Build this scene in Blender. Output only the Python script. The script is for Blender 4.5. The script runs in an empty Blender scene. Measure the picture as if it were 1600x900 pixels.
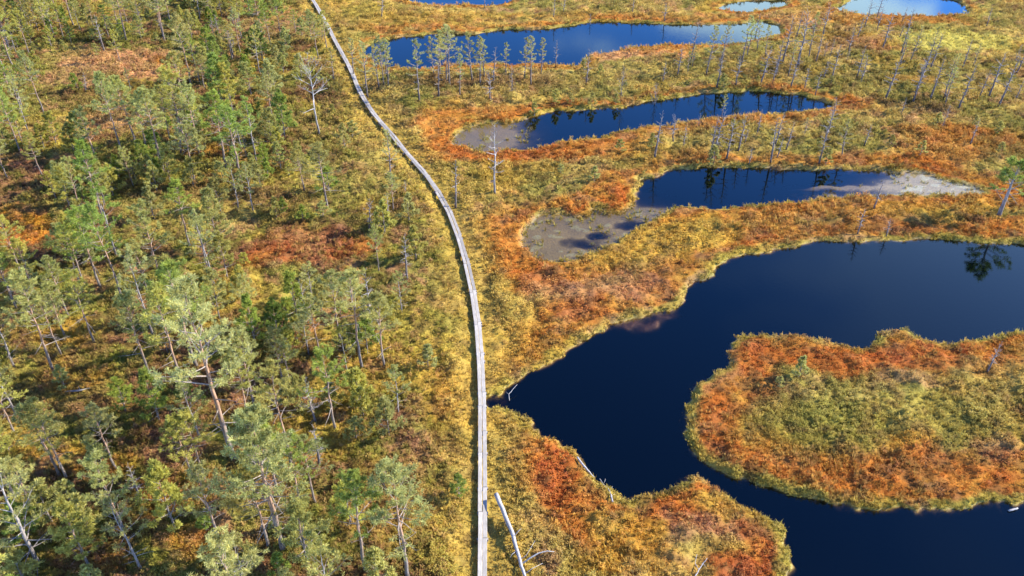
import bpy, math, random
import numpy as np
from mathutils import Vector, Matrix, Euler

SC = bpy.context.scene
COL = SC.collection
R = math.radians

# ------------------------------------------------------------------ camera
CAM_H, PITCH, FPX = 35.0, 34.5, 1300.0
cam = bpy.data.cameras.new('camera')
cam.sensor_width = 36.0
cam.lens = FPX / 1600 * 36
cam.clip_start, cam.clip_end = 0.5, 9000
camo = bpy.data.objects.new('camera', cam)
camo.location = (0, 0, CAM_H)
camo.rotation_euler = (R(90 - PITCH), 0, 0)
COL.objects.link(camo)
SC.camera = camo

# ------------------------------------------------------------------ light
CLOUD_SCALE, CLOUD_W = 0.55, 27.75
SUN_EL, SUN_AZ = 32.0, 80.0            # azimuth clockwise from +Y
world = bpy.data.worlds.new('World')
SC.world = world
world.use_nodes = True
wn = world.node_tree
wn.nodes.clear()
w_out = wn.nodes.new('ShaderNodeOutputWorld')
w_bg = wn.nodes.new('ShaderNodeBackground')
w_sky = wn.nodes.new('ShaderNodeTexSky')
w_sky.sky_type = 'NISHITA'
w_sky.sun_disc = False
w_sky.sun_elevation = R(SUN_EL)
w_sky.sun_rotation = R(SUN_AZ)
w_sky.air_density = 0.7
w_sky.dust_density = 0.2
w_sky.ozone_density = 6.0
w_sky.altitude = 1500
w_bg.inputs[1].default_value = 0.15
# sky contrast raised for the pond reflections: deeper blue overhead than the plain model
w_gam = wn.nodes.new('ShaderNodeGamma')
w_gam.inputs[1].default_value = 1.42
wn.links.new(w_sky.outputs[0], w_gam.inputs[0])
# scattered fair-weather cloud, on a layer seen in plan
w_tc = wn.nodes.new('ShaderNodeTexCoord')
w_sep = wn.nodes.new('ShaderNodeSeparateXYZ')
wn.links.new(w_tc.outputs['Generated'], w_sep.inputs[0])
w_z = wn.nodes.new('ShaderNodeMath'); w_z.operation = 'MAXIMUM'; w_z.inputs[1].default_value = .04
wn.links.new(w_sep.outputs['Z'], w_z.inputs[0])
w_div = wn.nodes.new('ShaderNodeVectorMath'); w_div.operation = 'DIVIDE'
w_zz = wn.nodes.new('ShaderNodeCombineXYZ')
for i in range(3): wn.links.new(w_z.outputs[0], w_zz.inputs[i])
wn.links.new(w_tc.outputs['Generated'], w_div.inputs[0]); wn.links.new(w_zz.outputs[0], w_div.inputs[1])
w_no = wn.nodes.new('ShaderNodeTexNoise'); w_no.inputs['Scale'].default_value = CLOUD_SCALE; w_no.inputs['Detail'].default_value = 5; w_no.noise_dimensions = '4D'
w_no.inputs['W'].default_value = CLOUD_W
wn.links.new(w_div.outputs[0], w_no.inputs['Vector'])
w_cr = wn.nodes.new('ShaderNodeMapRange'); w_cr.inputs[1].default_value = .535; w_cr.inputs[2].default_value = .585; w_cr.inputs[4].default_value = .009
wn.links.new(w_no.outputs[0], w_cr.inputs[0])
w_mx = wn.nodes.new('ShaderNodeMix'); w_mx.data_type = 'RGBA'; w_mx.inputs['B'].default_value = (8.5, 8.8, 9.5, 1)
# thin cloud looks thicker the lower one looks through it
w_th = wn.nodes.new('ShaderNodeMath'); w_th.operation = 'DIVIDE'; wn.links.new(w_cr.outputs[0], w_th.inputs[0])
w_z2 = wn.nodes.new('ShaderNodeMath'); w_z2.operation = 'MULTIPLY'; w_z2.operation = 'POWER'; w_z2.inputs[1].default_value = 4; wn.links.new(w_z.outputs[0], w_z2.inputs[0])
wn.links.new(w_z2.outputs[0], w_th.inputs[1])
w_cl = wn.nodes.new('ShaderNodeMath'); w_cl.operation = 'MINIMUM'; w_cl.inputs[1].default_value = .8; wn.links.new(w_th.outputs[0], w_cl.inputs[0])
wn.links.new(w_cl.outputs[0], w_mx.inputs['Factor']); wn.links.new(w_gam.outputs[0], w_mx.inputs['A'])
wn.links.new(w_mx.outputs['Result'], w_bg.inputs[0])
wn.links.new(w_bg.outputs[0], w_out.inputs[0])
sun = bpy.data.lights.new('sun', 'SUN')
sun.energy = 4.7
sun.angle = R(0.53)
sun.color = (1.0, 0.925, 0.79)
suno = bpy.data.objects.new('sun', sun)
sd = Vector((math.sin(R(SUN_AZ)) * math.cos(R(SUN_EL)), math.cos(R(SUN_AZ)) * math.cos(R(SUN_EL)), math.sin(R(SUN_EL))))
suno.rotation_euler = sd.to_track_quat('Z', 'Y').to_euler()
suno.location = sd * 200
COL.objects.link(suno)
SC.view_settings.view_transform = 'Standard'
SC.view_settings.look = 'None'
SC.view_settings.gamma = 1.0
SC.view_settings.use_curve_mapping = False
SC.view_settings.exposure = 1.3
SC.cycles.max_bounces = 6
SC.cycles.transparent_max_bounces = 8

# ------------------------------------------------------------------ picture point <-> ground point
CP, SP = math.cos(R(PITCH)), math.sin(R(PITCH))


def at(px, py, z=0.0):
    """ground point seen at a picture point of the 1600x900 photograph"""
    px = np.asarray(px, float); py = np.asarray(py, float)
    xc = (px - 800) / FPX; yc = (450 - py) / FPX
    dz = -SP + yc * CP
    t = (z - CAM_H) / dz
    return xc * t, (CP + yc * SP) * t


def proj(X, Y, z=0.2):
    zc = Y * CP + (CAM_H - z) * SP
    yc = Y * SP - (CAM_H - z) * CP
    zc = np.maximum(zc, 1.0)
    return 800 + FPX * X / zc, 450 - FPX * yc / zc


def height_from(px, py, ty, zg=0.25):
    X, Y = at(px, py, zg)
    k = (450 - ty) / FPX
    # (Y*SP - u*CP) = k*(Y*CP + u*SP)
    u = (Y * SP - k * Y * CP) / (CP + k * SP)
    return float(CAM_H - zg - u)


# ------------------------------------------------------------------ noise (world space)
def _hash(ix, iy, s):
    h = (ix.astype(np.int64) * 374761393 + iy.astype(np.int64) * 668265263 + s * 974711) & 0xffffffff
    h = ((h ^ (h >> 13)) * 1274126177) & 0xffffffff
    h = h ^ (h >> 16)
    return (h & 0xffff) / 65535.0


def vnoise(X, Y, scale, seed=0):
    x = X / scale + 1000.37; y = Y / scale + 1000.71
    ix = np.floor(x); iy = np.floor(y)
    fx = x - ix; fy = y - iy
    fx = fx * fx * fx * (fx * (fx * 6 - 15) + 10); fy = fy * fy * fy * (fy * (fy * 6 - 15) + 10)
    a = _hash(ix, iy, seed); b = _hash(ix + 1, iy, seed)
    c = _hash(ix, iy + 1, seed); d = _hash(ix + 1, iy + 1, seed)
    return (a + (b - a) * fx) * (1 - fy) + (c + (d - c) * fx) * fy


def fbm(X, Y, scale, seed=0, octv=3):
    s = 0; amp = 1; tot = 0
    for o in range(octv):
        # rotate each octave so the lattice does not show
        a = 0.6 + o * 1.1
        xr = X * math.cos(a) - Y * math.sin(a); yr = X * math.sin(a) + Y * math.cos(a)
        s = s + amp * vnoise(xr, yr, scale / (2 ** o), seed + o * 17)
        tot += amp; amp *= 0.55
    return s / tot


def sstep(a, b, x):
    t = np.clip((x - a) / (b - a), 0, 1)
    return t * t * (3 - 2 * t)


# ------------------------------------------------------------------ ponds (outlines as seen in the photograph, laid on the ground)
POND_FAR = [(622, -8), (640, 3), (680, 9), (740, 8), (790, 9), (806, 2), (815, -12), (700, -16)]
POND_FAR_R = [(1118, 14), (1135, 5), (1180, 0), (1225, -1), (1232, 9), (1200, 16), (1150, 19)]
POND_FAR_E = [(1302, 16), (1320, 4), (1350, -6), (1420, -9), (1480, -3), (1512, 11), (1510, 24), (1460, 26), (1400, 25), (1340, 23)]
POND_1 = [(566, 78), (580, 67), (610, 61), (650, 57), (690, 52), (720, 55), (760, 52), (780, 46), (830, 45), (870, 44), (900, 38), (930, 34),
          (980, 36), (1050, 38), (1100, 40), (1150, 38), (1190, 34), (1222, 40), (1215, 55), (1180, 64), (1150, 68), (1110, 70), (1060, 72),
          (1010, 72), (985, 76), (960, 84), (920, 86), (910, 100), (880, 104), (830, 102), (790, 100), (740, 101), (690, 104), (660, 109),
          (620, 105), (585, 102), (572, 92)]
POND_2 = [(795, 194), (830, 185), (860, 175), (900, 170), (940, 171), (980, 168), (1010, 158), (1050, 152), (1090, 146), (1140, 144),
          (1180, 142), (1230, 147), (1280, 156), (1302, 163), (1285, 170), (1240, 178), (1190, 180), (1140, 183), (1080, 191), (1020, 200),
          (980, 207), (930, 217), (880, 222), (850, 228), (790, 236), (745, 237), (710, 228), (712, 208), (745, 196)]
POND_3 = [(1000, 290), (1020, 278), (1050, 265), (1100, 261), (1160, 262), (1230, 265), (1300, 264), (1350, 267), (1390, 270), (1440, 272),
          (1490, 285), (1548, 300), (1500, 306), (1430, 304), (1390, 308), (1340, 305), (1300, 310), (1240, 318), (1190, 322), (1120, 327),
          (1060, 322), (1040, 335), (990, 358), (960, 378), (930, 392), (880, 405), (845, 407), (825, 387), (820, 360), (838, 341),
          (880, 336), (920, 341), (936, 318), (946, 336), (985, 332), (996, 312)]
POND_4 = [(764, 618), (778, 614), (788, 617), (800, 605), (815, 588), (850, 570), (890, 545), (930, 520), (980, 500), (1030, 490), (1060, 475),
          (1075, 450), (1110, 430), (1130, 405), (1180, 395), (1240, 385), (1320, 375), (1400, 374), (1480, 377), (1600, 381), (1750, 384),
          (2000, 392), (2150, 600), (2150, 1050), (1700, 1120), (1260, 1060), (1215, 960), (1224, 905), (1238, 862), (1222, 832), (1190, 810),
          (1150, 790), (1110, 757), (1080, 738), (1050, 765), (1010, 779), (970, 784), (940, 770), (925, 745), (905, 715), (862, 690),
          (827, 655), (797, 642), (782, 634), (768, 634)]
ISLAND = [(1065, 645), (1080, 620), (1090, 595), (1130, 575), (1138, 545), (1160, 525), (1200, 523), (1250, 525), (1290, 535), (1330, 545),
          (1355, 542), (1360, 527), (1400, 518), (1430, 530), (1460, 535), (1510, 530), (1560, 520), (1600, 512), (1760, 500), (1900, 560),
          (1900, 690), (1780, 770), (1600, 783), (1550, 788), (1500, 793), (1440, 793), (1380, 798), (1310, 783), (1260, 773), (1210, 768),
          (1150, 743), (1100, 723), (1070, 700)]
WATERS = [POND_FAR, POND_FAR_R, POND_FAR_E, POND_1, POND_2, POND_3, POND_4]


def poly_world(poly):
    p = np.array(poly, float)
    X, Y = at(p[:, 0], p[:, 1], 0.0)
    # round the corners (one Chaikin pass)
    P = np.stack([X, Y], 1)
    Q = np.roll(P, -1, 0)
    out = np.empty((len(P) * 2, 2))
    out[0::2] = P * 0.78 + Q * 0.22
    out[1::2] = P * 0.22 + Q * 0.78
    return out


def sdf(P, X, Y, cap=9.0):
    """distance to a closed outline, negative inside, capped"""
    d = np.full(X.shape, cap)
    m = (X > P[:, 0].min() - cap) & (X < P[:, 0].max() + cap) & (Y > P[:, 1].min() - cap) & (Y < P[:, 1].max() + cap)
    x = X[m]; y = Y[m]
    if x.size == 0:
        return d
    best = np.full(x.shape, 1e9); ins = np.zeros(x.shape, bool)
    n = len(P)
    for i in range(n):
        ax, ay = P[i]; bx, by = P[(i + 1) % n]
        ex, ey = bx - ax, by - ay
        t = np.clip(((x - ax) * ex + (y - ay) * ey) / (ex * ex + ey * ey + 1e-12), 0, 1)
        q = (x - ax - t * ex) ** 2 + (y - ay - t * ey) ** 2
        best = np.minimum(best, q)
        c = (ay > y) != (by > y)
        if ey != 0:
            ins ^= c & (x < ax + (y - ay) * ex / ey)
    s = np.sqrt(best)
    s = np.where(ins, -s, np.minimum(s, cap))
    d[m] = s
    return d


W_POLY = [poly_world(p) for p in WATERS]
I_POLY = poly_world(ISLAND)


def warp(X, Y):
    wx = (fbm(X, Y, 2.6, 301, 3) - .5) * 1.0 + (fbm(X, Y, .7, 321, 2) - .5) * .5
    wy = (fbm(X, Y, 2.6, 401, 3) - .5) * 1.3 + (fbm(X, Y, .7, 421, 2) - .5) * .6
    return X + wx, Y + wy


def shore(X, Y, each=False):
    """positive on land, negative in water"""
    x, y = warp(X, Y)
    d = np.full(X.shape, 9.0)
    ids = np.full(X.shape, -1)
    for i, P in enumerate(W_POLY):
        s = sdf(P, x, y)
        if i == len(W_POLY) - 1:
            s = np.maximum(s, -sdf(I_POLY, x, y))
        if each:
            ids = np.where(s < d, i, ids)
        d = np.minimum(d, s)
    return (d, ids) if each else d


# ------------------------------------------------------------------ the boardwalk line
WALK_PX = [(753, 1010), (753, 940), (753, 900), (754, 860), (754, 760), (754, 680), (753, 620), (751, 560), (748, 520), (744, 485), (738, 450), (731, 418),
           (722, 384), (712, 355), (700, 326), (685, 300), (668, 275), (650, 254), (632, 235), (616, 214), (600, 196), (583, 176), (570, 156),
           (560, 138), (553, 120), (545, 102), (535, 84), (524, 64), (512, 40), (500, 18), (488, -2), (472, -24), (450, -50)]
DECK_Z = 0.5
_wx, _wy = at([p[0] for p in WALK_PX], [p[1] for p in WALK_PX], DECK_Z)
_c = np.stack([_wx, _wy], 1)


def catmull(P, n=10):
    out = []
    for i in range(len(P) - 1):
        p0 = P[max(i - 1, 0)]; p1 = P[i]; p2 = P[i + 1]; p3 = P[min(i + 2, len(P) - 1)]
        for k in range(n):
            t = k / n
            out.append(0.5 * ((2 * p1) + (-p0 + p2) * t + (2 * p0 - 5 * p1 + 4 * p2 - p3) * t * t + (-p0 + 3 * p1 - 3 * p2 + p3) * t ** 3))
    out.append(P[-1])
    return np.array(out)


WALK = catmull(_c, 8)
_seg = np.linalg.norm(np.diff(WALK, axis=0), axis=1)
WALK_S = np.concatenate([[0], np.cumsum(_seg)])


def walk_at(s):
    return np.array([np.interp(s, WALK_S, WALK[:, 0]), np.interp(s, WALK_S, WALK[:, 1])])


def walk_dist(X, Y):
    best = np.full(X.shape, 1e9)
    side = np.zeros(X.shape)
    Pw = WALK[::3]
    for i in range(len(Pw) - 1):
        ax, ay = Pw[i]; bx, by = Pw[i + 1]
        ex, ey = bx - ax, by - ay
        t = np.clip(((X - ax) * ex + (Y - ay) * ey) / (ex * ex + ey * ey), 0, 1)
        dx = X - ax - t * ex; dy = Y - ay - t * ey
        q = dx * dx + dy * dy
        m = q < best
        best = np.where(m, q, best)
        side = np.where(m, np.sign(ex * dy - ey * dx), side)   # + left, - right
    return np.sqrt(best), side


# ------------------------------------------------------------------ ground relief
# wet mud flats: pools nearly filled with brown moss
MUD = [(740, 214, 66, 30), (895, 372, 112, 46), (1478, 290, 92, 20), (1010, 340, 48, 14), (1330, 293, 55, 4), (1260, 323, 80, 3), (1350, 308, 60, 4)]
POOLS = [(905, 381, 26, 7), (930, 372, 14, 4), (985, 350, 22, 6)]


def mud_q(X, Y):
    x, y = proj(*warp(X, Y), 0.0)
    m = np.full(X.shape, 9.0)
    for cx, cy, rx, ry in MUD:
        m = np.minimum(m, np.sqrt(((x - cx) / rx) ** 2 + ((y - cy) / ry) ** 2))
    for cx, cy, rx, ry in POOLS:
        q = np.sqrt(((x - cx) / rx) ** 2 + ((y - cy) / ry) ** 2) + (fbm(X, Y, 1.4, 351, 3) - .5) * 1.6
        m = np.maximum(m, 1.9 - .7 * q)
    return m


def mudness(X, Y):
    return 1 - sstep(1.1, 1.9, mud_q(X, Y))


SUNK = [(1000, 506, 60, 24), (1045, 490, 40, 14), (788, 624, 26, 12), (1350, 796, 50, 7), (1560, 528, 45, 6)]


def ground_height(X, Y, d=None, wd=None, mud=None):
    if d is None: d = shore(X, Y)
    if wd is None: wd, _ = walk_dist(X, Y)
    if mud is None: mud = mudness(X, Y)
    big = (fbm(X, Y, 5.0, 11, 3) - .5) * 0.55
    mid = (fbm(X, Y, 1.15, 51, 3) - .5) * 0.68
    fine = (fbm(X, Y, 0.5, 91, 2) - .5) * 0.16
    # hummocks: rounded tops, sharp hollows
    hum = np.abs(fbm(X, Y, 2.2, 131, 2) - .5) * 2
    h = 0.30 + big + mid + fine + 0.26 * (hum - .35)
    damp = 0.6 + 0.4 * sstep(0.3, 3.5, d)
    h = np.maximum(0.10 + (h - 0.05) * damp, 0.07 + fine * .3 + .04)
    near = 1 - sstep(0.35, 1.6, wd)
    h = h * (1 - near) + np.minimum(h, 0.22 + fine) * near
    # banks
    h = np.where(d > 0, 0.02 + (h - 0.02) * sstep(-0.05, 0.5, d), 0.02 + np.maximum(d * 1.4, -1.1))
    # mud flats stand just about at the water line
    q = mud_q(X, Y)
    flat = -0.012 + (fbm(X, Y, 1.0, 171, 4) - .5) * 0.09 - .30 * sstep(.78, 1.9, q)
    mm = (1 - sstep(0.0, 0.5, d)) * (q < 2.0)
    h = h * (1 - mm) + np.maximum(flat, np.minimum(h, -.02)) * mm
    sx, sy = proj(X, Y, 0.0)
    for cx, cy, rx, ry in SUNK:
        k = 1 - sstep(.4, 1.1, np.sqrt(((sx - cx) / rx) ** 2 + ((sy - cy) / ry) ** 2))
        k = k * (1 - sstep(-.05, .1, d))
        h = np.where(k > 0, np.maximum(h, h * (1 - k) + k * (-.15 + (fbm(X, Y, .8, 777, 4) - .5) * .45)), h)
    return h


# ------------------------------------------------------------------ moss colours (albedo of the plants that grow there, with some tree shade painted in)
def lin(r, g, b):
    return np.array([(v / 255.0) ** 2.2 for v in (r, g, b)])


PAL = dict(
    olive=lin(146, 134, 68), straw=lin(180, 154, 82), yellow=lin(184, 153, 66), gold=lin(184, 139, 56), orange=lin(184, 118, 54),
    rust=lin(172, 97, 45), red=lin(163, 86, 48), pink=lin(164, 116, 86), peach=lin(198, 146, 98), brown=lin(116, 90, 58),
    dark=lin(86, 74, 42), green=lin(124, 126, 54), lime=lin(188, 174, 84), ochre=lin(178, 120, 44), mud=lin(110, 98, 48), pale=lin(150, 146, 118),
    rim=lin(156, 138, 60), grey=lin(150, 128, 104))
# (px, py, rx, ry, colour, strength)
BLOBS = [
    # left woodland
    (190, 100, 120, 24, 'peach', .85), (272, 98, 42, 9, 'ochre', .9), (110, 122, 80, 14, 'pink', .6), (250, 118, 80, 10, 'peach', .8), (190, 190, 75, 22, 'peach', .7), (60, 200, 60, 18, 'straw', .6),
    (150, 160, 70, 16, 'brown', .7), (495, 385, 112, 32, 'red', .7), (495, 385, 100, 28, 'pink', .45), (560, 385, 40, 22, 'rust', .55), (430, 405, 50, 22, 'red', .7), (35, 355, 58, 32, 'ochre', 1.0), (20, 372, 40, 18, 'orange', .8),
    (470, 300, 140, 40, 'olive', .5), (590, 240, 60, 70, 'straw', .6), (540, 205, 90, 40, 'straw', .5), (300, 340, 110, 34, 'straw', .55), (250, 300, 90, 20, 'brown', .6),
    (345, 242, 60, 14, 'rust', .5), (330, 195, 70, 14, 'pink', .5), (640, 560, 70, 110, 'yellow', .45), (610, 790, 110, 90, 'yellow', .5), (660, 860, 80, 60, 'yellow', .45), (120, 520, 60, 25, 'ochre', .5),
    (110, 590, 70, 35, 'ochre', .55), (80, 700, 60, 20, 'ochre', .5), (150, 740, 60, 16, 'ochre', .5), (270, 780, 60, 26, 'ochre', .65), (180, 860, 50, 20, 'ochre', .5), (310, 850, 60, 26, 'ochre', .55),
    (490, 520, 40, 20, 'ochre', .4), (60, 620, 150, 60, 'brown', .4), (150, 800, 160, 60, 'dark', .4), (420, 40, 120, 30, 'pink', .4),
    (130, 150, 95, 12, 'brown', .6), (270, 130, 60, 8, 'brown', .6), (400, 312, 150, 16, 'brown', .55), (110, 62, 120, 9, 'dark', .6), (480, 150, 40, 12, 'brown', .6), (60, 310, 70, 14, 'brown', .6),  # dark bands: mostly tree shade painted into the ground, partly dark heather
    # far right
    (560, 20, 90, 22, 'yellow', .5), (600, 45, 60, 9, 'orange', .5), (700, 30, 130, 14, 'gold', .5), (680, 44, 90, 6, 'orange', .6), (565, 92, 24, 14, 'orange', .6), (760, 106, 150, 6, 'orange', .7), (740, 132, 170, 10, 'brown', .75), (640, 160, 60, 16, 'green', .4), (740, 125, 120, 8, 'pink', .3),
    (980, 85, 110, 10, 'peach', .9), (1040, 80, 60, 9, 'orange', .7), (1010, 28, 200, 7, 'orange', .5), (1250, 30, 60, 14, 'peach', .5), (1410, 33, 130, 8, 'orange', .75), (1330, 70, 60, 14, 'pink', .6),
    (1490, 66, 112, 20, 'lime', 1.0), (1390, 72, 30, 12, 'orange', .4), (1550, 20, 60, 12, 'lime', .5), (1585, 15, 40, 10, 'brown', .7), (1180, 105, 110, 22, 'straw', .5), (1130, 115, 60, 6, 'brown', .5), (1215, 112, 60, 8, 'brown', .6), (960, 120, 150, 26, 'olive', .5),
    (1400, 120, 160, 34, 'olive', .6), (1430, 165, 60, 10, 'brown', .7), (1330, 162, 40, 12, 'rust', .6), (1420, 128, 50, 8, 'orange', .4),
    (690, 200, 45, 45, 'orange', .75), (700, 238, 60, 22, 'rust', .6), (760, 178, 90, 12, 'orange', .7), (840, 240, 120, 14, 'rust', .6), (930, 232, 90, 16, 'orange', .6),
    (860, 275, 70, 30, 'olive', .4), (740, 290, 60, 40, 'yellow', .4), (965, 315, 30, 22, 'rust', .9), (900, 322, 50, 14, 'rust', .8), (1000, 245, 60, 24, 'gold', .4), (1200, 225, 190, 26, 'olive', .55), (1070, 250, 60, 14, 'brown', .4),
    (1500, 225, 120, 30, 'orange', .7), (1440, 255, 80, 14, 'rust', .5), (1570, 240, 50, 20, 'brown', .35), (1480, 205, 90, 10, 'orange', .6),
    (1300, 345, 200, 18, 'brown', .25), (1450, 330, 160, 12, 'gold', .6), (1250, 335, 100, 12, 'orange', .5), (1040, 370, 130, 26, 'yellow', .8), (1080, 345, 60, 12, 'gold', .8), (960, 400, 80, 16, 'yellow', .6),
    (800, 400, 45, 60, 'orange', .7), (835, 440, 60, 26, 'rust', .45), (930, 455, 120, 26, 'pink', .6), (1010, 420, 110, 20, 'brown', .35), (910, 490, 70, 22, 'red', .4), (860, 540, 70, 34, 'gold', .6), (800, 500, 40, 60, 'yellow', .5), (1110, 415, 24, 12, 'yellow', .8),
    (1540, 350, 90, 12, 'rust', .55), (1400, 365, 160, 8, 'brown', .45),
    # island
    (1380, 650, 220, 62, 'olive', .7), (1380, 640, 200, 46, 'lime', .28), (1560, 610, 90, 60, 'straw', .55), (1300, 670, 110, 40, 'green', .35), (1430, 705, 60, 16, 'gold', .7), (1190, 560, 60, 34, 'red', .7), (1300, 565, 110, 26, 'rust', .8), (1450, 560, 110, 34, 'red', .65), (1420, 605, 60, 18, 'pink', .6), (1500, 735, 110, 26, 'red', .45), (1330, 740, 120, 26, 'orange', .6), (1130, 660, 40, 60, 'rust', .6), (1400, 750, 200, 26, 'orange', .5),
    # near peninsula
    (800, 850, 60, 110, 'straw', .6), (800, 740, 40, 60, 'straw', .4), (860, 730, 55, 60, 'red', .85), (820, 680, 40, 30, 'orange', .7), (890, 800, 40, 50, 'rust', .7), (960, 860, 90, 50, 'gold', .85), (950, 805, 60, 24, 'yellow', .7),
    (1025, 805, 40, 26, 'rust', .8), (1090, 768, 40, 20, 'rust', .8), (1090, 830, 70, 26, 'pink', .6), (1170, 820, 50, 34, 'red', .6), (1100, 860, 50, 24, 'olive', .5), (1170, 880, 50, 36, 'red', .7), (1110, 800, 40, 16, 'yellow', .5)]


def ground_colour(X, Y, d=None, wd=None, side=None, mud=None):
    if d is None: d = shore(X, Y)
    if wd is None: wd, side = walk_dist(X, Y)
    if mud is None: mud = mudness(X, Y)
    n1 = fbm(X, Y, 4.0, 5, 3); n2 = fbm(X, Y, 1.6, 25, 3); n3 = fbm(X, Y, 7.0, 45, 3); n4 = fbm(X, Y, .7, 65, 2)
    ex = lambda v: v[..., None]
    left = sstep(-1.5, 1.5, wd * side)
    # heath right of the walk and woodland floor left of it
    right_c = PAL['straw'] * ex(1 - sstep(.42, .6, n1)) + PAL['olive'] * ex(sstep(.42, .6, n1))
    k = ex(sstep(.55, .72, n2) * .6); right_c = right_c * (1 - k) + PAL['pink'] * k
    k = ex(sstep(.56, .7, n3) * .5); right_c = right_c * (1 - k) + PAL['gold'] * k
    left_c = PAL['olive'] * ex(1 - sstep(.45, .62, n1)) + PAL['brown'] * ex(sstep(.45, .62, n1))
    k = ex(sstep(.5, .66, n2) * .7); left_c = left_c * (1 - k) + PAL['green'] * k
    k = ex(sstep(.53, .68, n3) * .6); left_c = left_c * (1 - k) + PAL['yellow'] * k
    k = ex((1 - sstep(.30, .42, n2)) * .7); left_c = left_c * (1 - k) + PAL['pink'] * k
    c = right_c * ex(1 - left) + left_c * ex(left)
    # moss belts that follow the shores
    far = 1 - .55 * sstep(60, 95, Y)
    belt = sstep(.3, .8, d) * (1 - sstep(2.4, 5.0, d / far + (n1 - .5) * 5)) * .85
    bc = PAL['orange'] * ex(1 - sstep(.45, .6, n3)) + PAL['rust'] * ex(sstep(.45, .6, n3))
    k = ex(sstep(.52, .65, n2) * .7); bc = bc * (1 - k) + PAL['gold'] * k
    k = ex((1 - sstep(.33, .45, n2)) * .5); bc = bc * (1 - k) + PAL['pink'] * k
    k = ex(sstep(.52, .66, fbm(X, Y, .55, 85, 2)) * .55); bc = bc * (1 - k) + lin(122, 64, 40) * k
    c = c * (1 - ex(belt)) + bc * ex(belt)
    # painted patches
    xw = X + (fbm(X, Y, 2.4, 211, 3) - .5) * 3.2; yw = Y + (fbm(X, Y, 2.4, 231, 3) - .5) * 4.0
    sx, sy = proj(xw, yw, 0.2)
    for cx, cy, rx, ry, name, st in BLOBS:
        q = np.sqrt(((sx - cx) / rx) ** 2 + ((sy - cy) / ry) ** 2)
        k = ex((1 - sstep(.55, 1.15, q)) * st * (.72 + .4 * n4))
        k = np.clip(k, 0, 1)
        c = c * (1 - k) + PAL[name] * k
    # grassy strip beside the walk
    strip = (1 - sstep(1.0, 3.6, wd + (n2 - .5) * 2.4)) * .8
    c = c * (1 - ex(strip)) + (PAL['yellow'] * ex(n4) + PAL['straw'] * ex(1 - n4)) * ex(strip)
    rim = (1 - sstep(.15, .75, d + (n2 - .5) * 1.3)) * .65 * sstep(.3, .5, n3)
    c = c * (1 - ex(rim)) + PAL['rim'] * ex(rim)
    # speckle of single plants
    c = c * (0.86 + 0.28 * ex(n4)) * (.9 + .2 * ex(n2))
    k = ex(sstep(.60, .74, fbm(X, Y, .9, 95, 2)) * .5); c = c * (1 - k) + PAL['brown'] * k
    # wet peat
    m = ex(mud * (1 - sstep(-.1, .35, d)))
    mc = PAL['mud'] * 1.12 * (.62 + .5 * ex(n1) + .3 * ex(n4))
    gk = ex(sstep(.5, .7, n2) * .45); mc = mc * (1 - gk) + PAL['olive'] * .6 * gk
    px_, _ = proj(X, Y, 0)
    pale = ex(sstep(1330, 1400, px_)); mc = mc * (1 - pale) + PAL['pale'] * (.9 + .35 * ex(n2)) * pale
    c = c * (1 - m) + mc * m
    bed = ex((1 - sstep(-.35, .02, d)) * (1 - mud))
    bx, by = proj(X, Y, 0.0); sk = np.zeros(X.shape)
    for cx, cy, rx, ry in SUNK: sk = np.maximum(sk, 1 - sstep(.5, 1.3, np.sqrt(((bx - cx) / rx) ** 2 + ((by - cy) / ry) ** 2)))
    bc2 = np.array([.045, .026, .012]) * (1 - ex(sk)) + (PAL['rust'] * .14 + PAL['brown'] * .16) * ex(sk)
    c = c * (1 - bed) + bc2 * bed
    return np.clip(c * 1.06, 0, 1)


# ------------------------------------------------------------------ materials
def new_mat(name):
    m = bpy.data.materials.new(name); m.use_nodes = True
    nt = m.node_tree
    return m, nt, nt.nodes['Principled BSDF'], nt.nodes['Material Output']


def N(nt, t, **kw):
    n = nt.nodes.new(t)
    for k, v in kw.items(): setattr(n, k, v)
    return n


def mat_ground():
    m, nt, b, o = new_mat('bog_moss')
    L = nt.links.new
    a = N(nt, 'ShaderNodeAttribute', attribute_name='Col')
    w = N(nt, 'ShaderNodeAttribute', attribute_name='Wet')
    tc = N(nt, 'ShaderNodeTexCoord')
    n = N(nt, 'ShaderNodeTexNoise'); n.inputs['Scale'].default_value = 5.5; n.inputs['Detail'].default_value = 5; n.inputs['Roughness'].default_value = .7
    L(tc.outputs['Object'], n.inputs['Vector'])
    r = N(nt, 'ShaderNodeMapRange'); r.inputs[1].default_value = .3; r.inputs[2].default_value = .7; r.inputs[3].default_value = .50; r.inputs[4].default_value = .92
    L(n.outputs[0], r.inputs[0])
    mx = N(nt, 'ShaderNodeVectorMath', operation='SCALE')
    L(a.outputs['Color'], mx.inputs[0]); L(r.outputs[0], mx.inputs['Scale'])
    L(mx.outputs[0], b.inputs['Base Color'])
    rr = N(nt, 'ShaderNodeMapRange'); rr.inputs[3].default_value = .95; rr.inputs[4].default_value = .55
    L(w.outputs['Fac'], rr.inputs[0]); L(rr.outputs[0], b.inputs['Roughness'])
    L(w.outputs['Fac'], b.inputs['Specular IOR Level'])
    bp = N(nt, 'ShaderNodeBump'); bp.inputs['Strength'].default_value = .8; bp.inputs['Distance'].default_value = .07
    L(n.outputs[0], bp.inputs['Height']); L(bp.outputs[0], b.inputs['Normal'])
    return m


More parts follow.
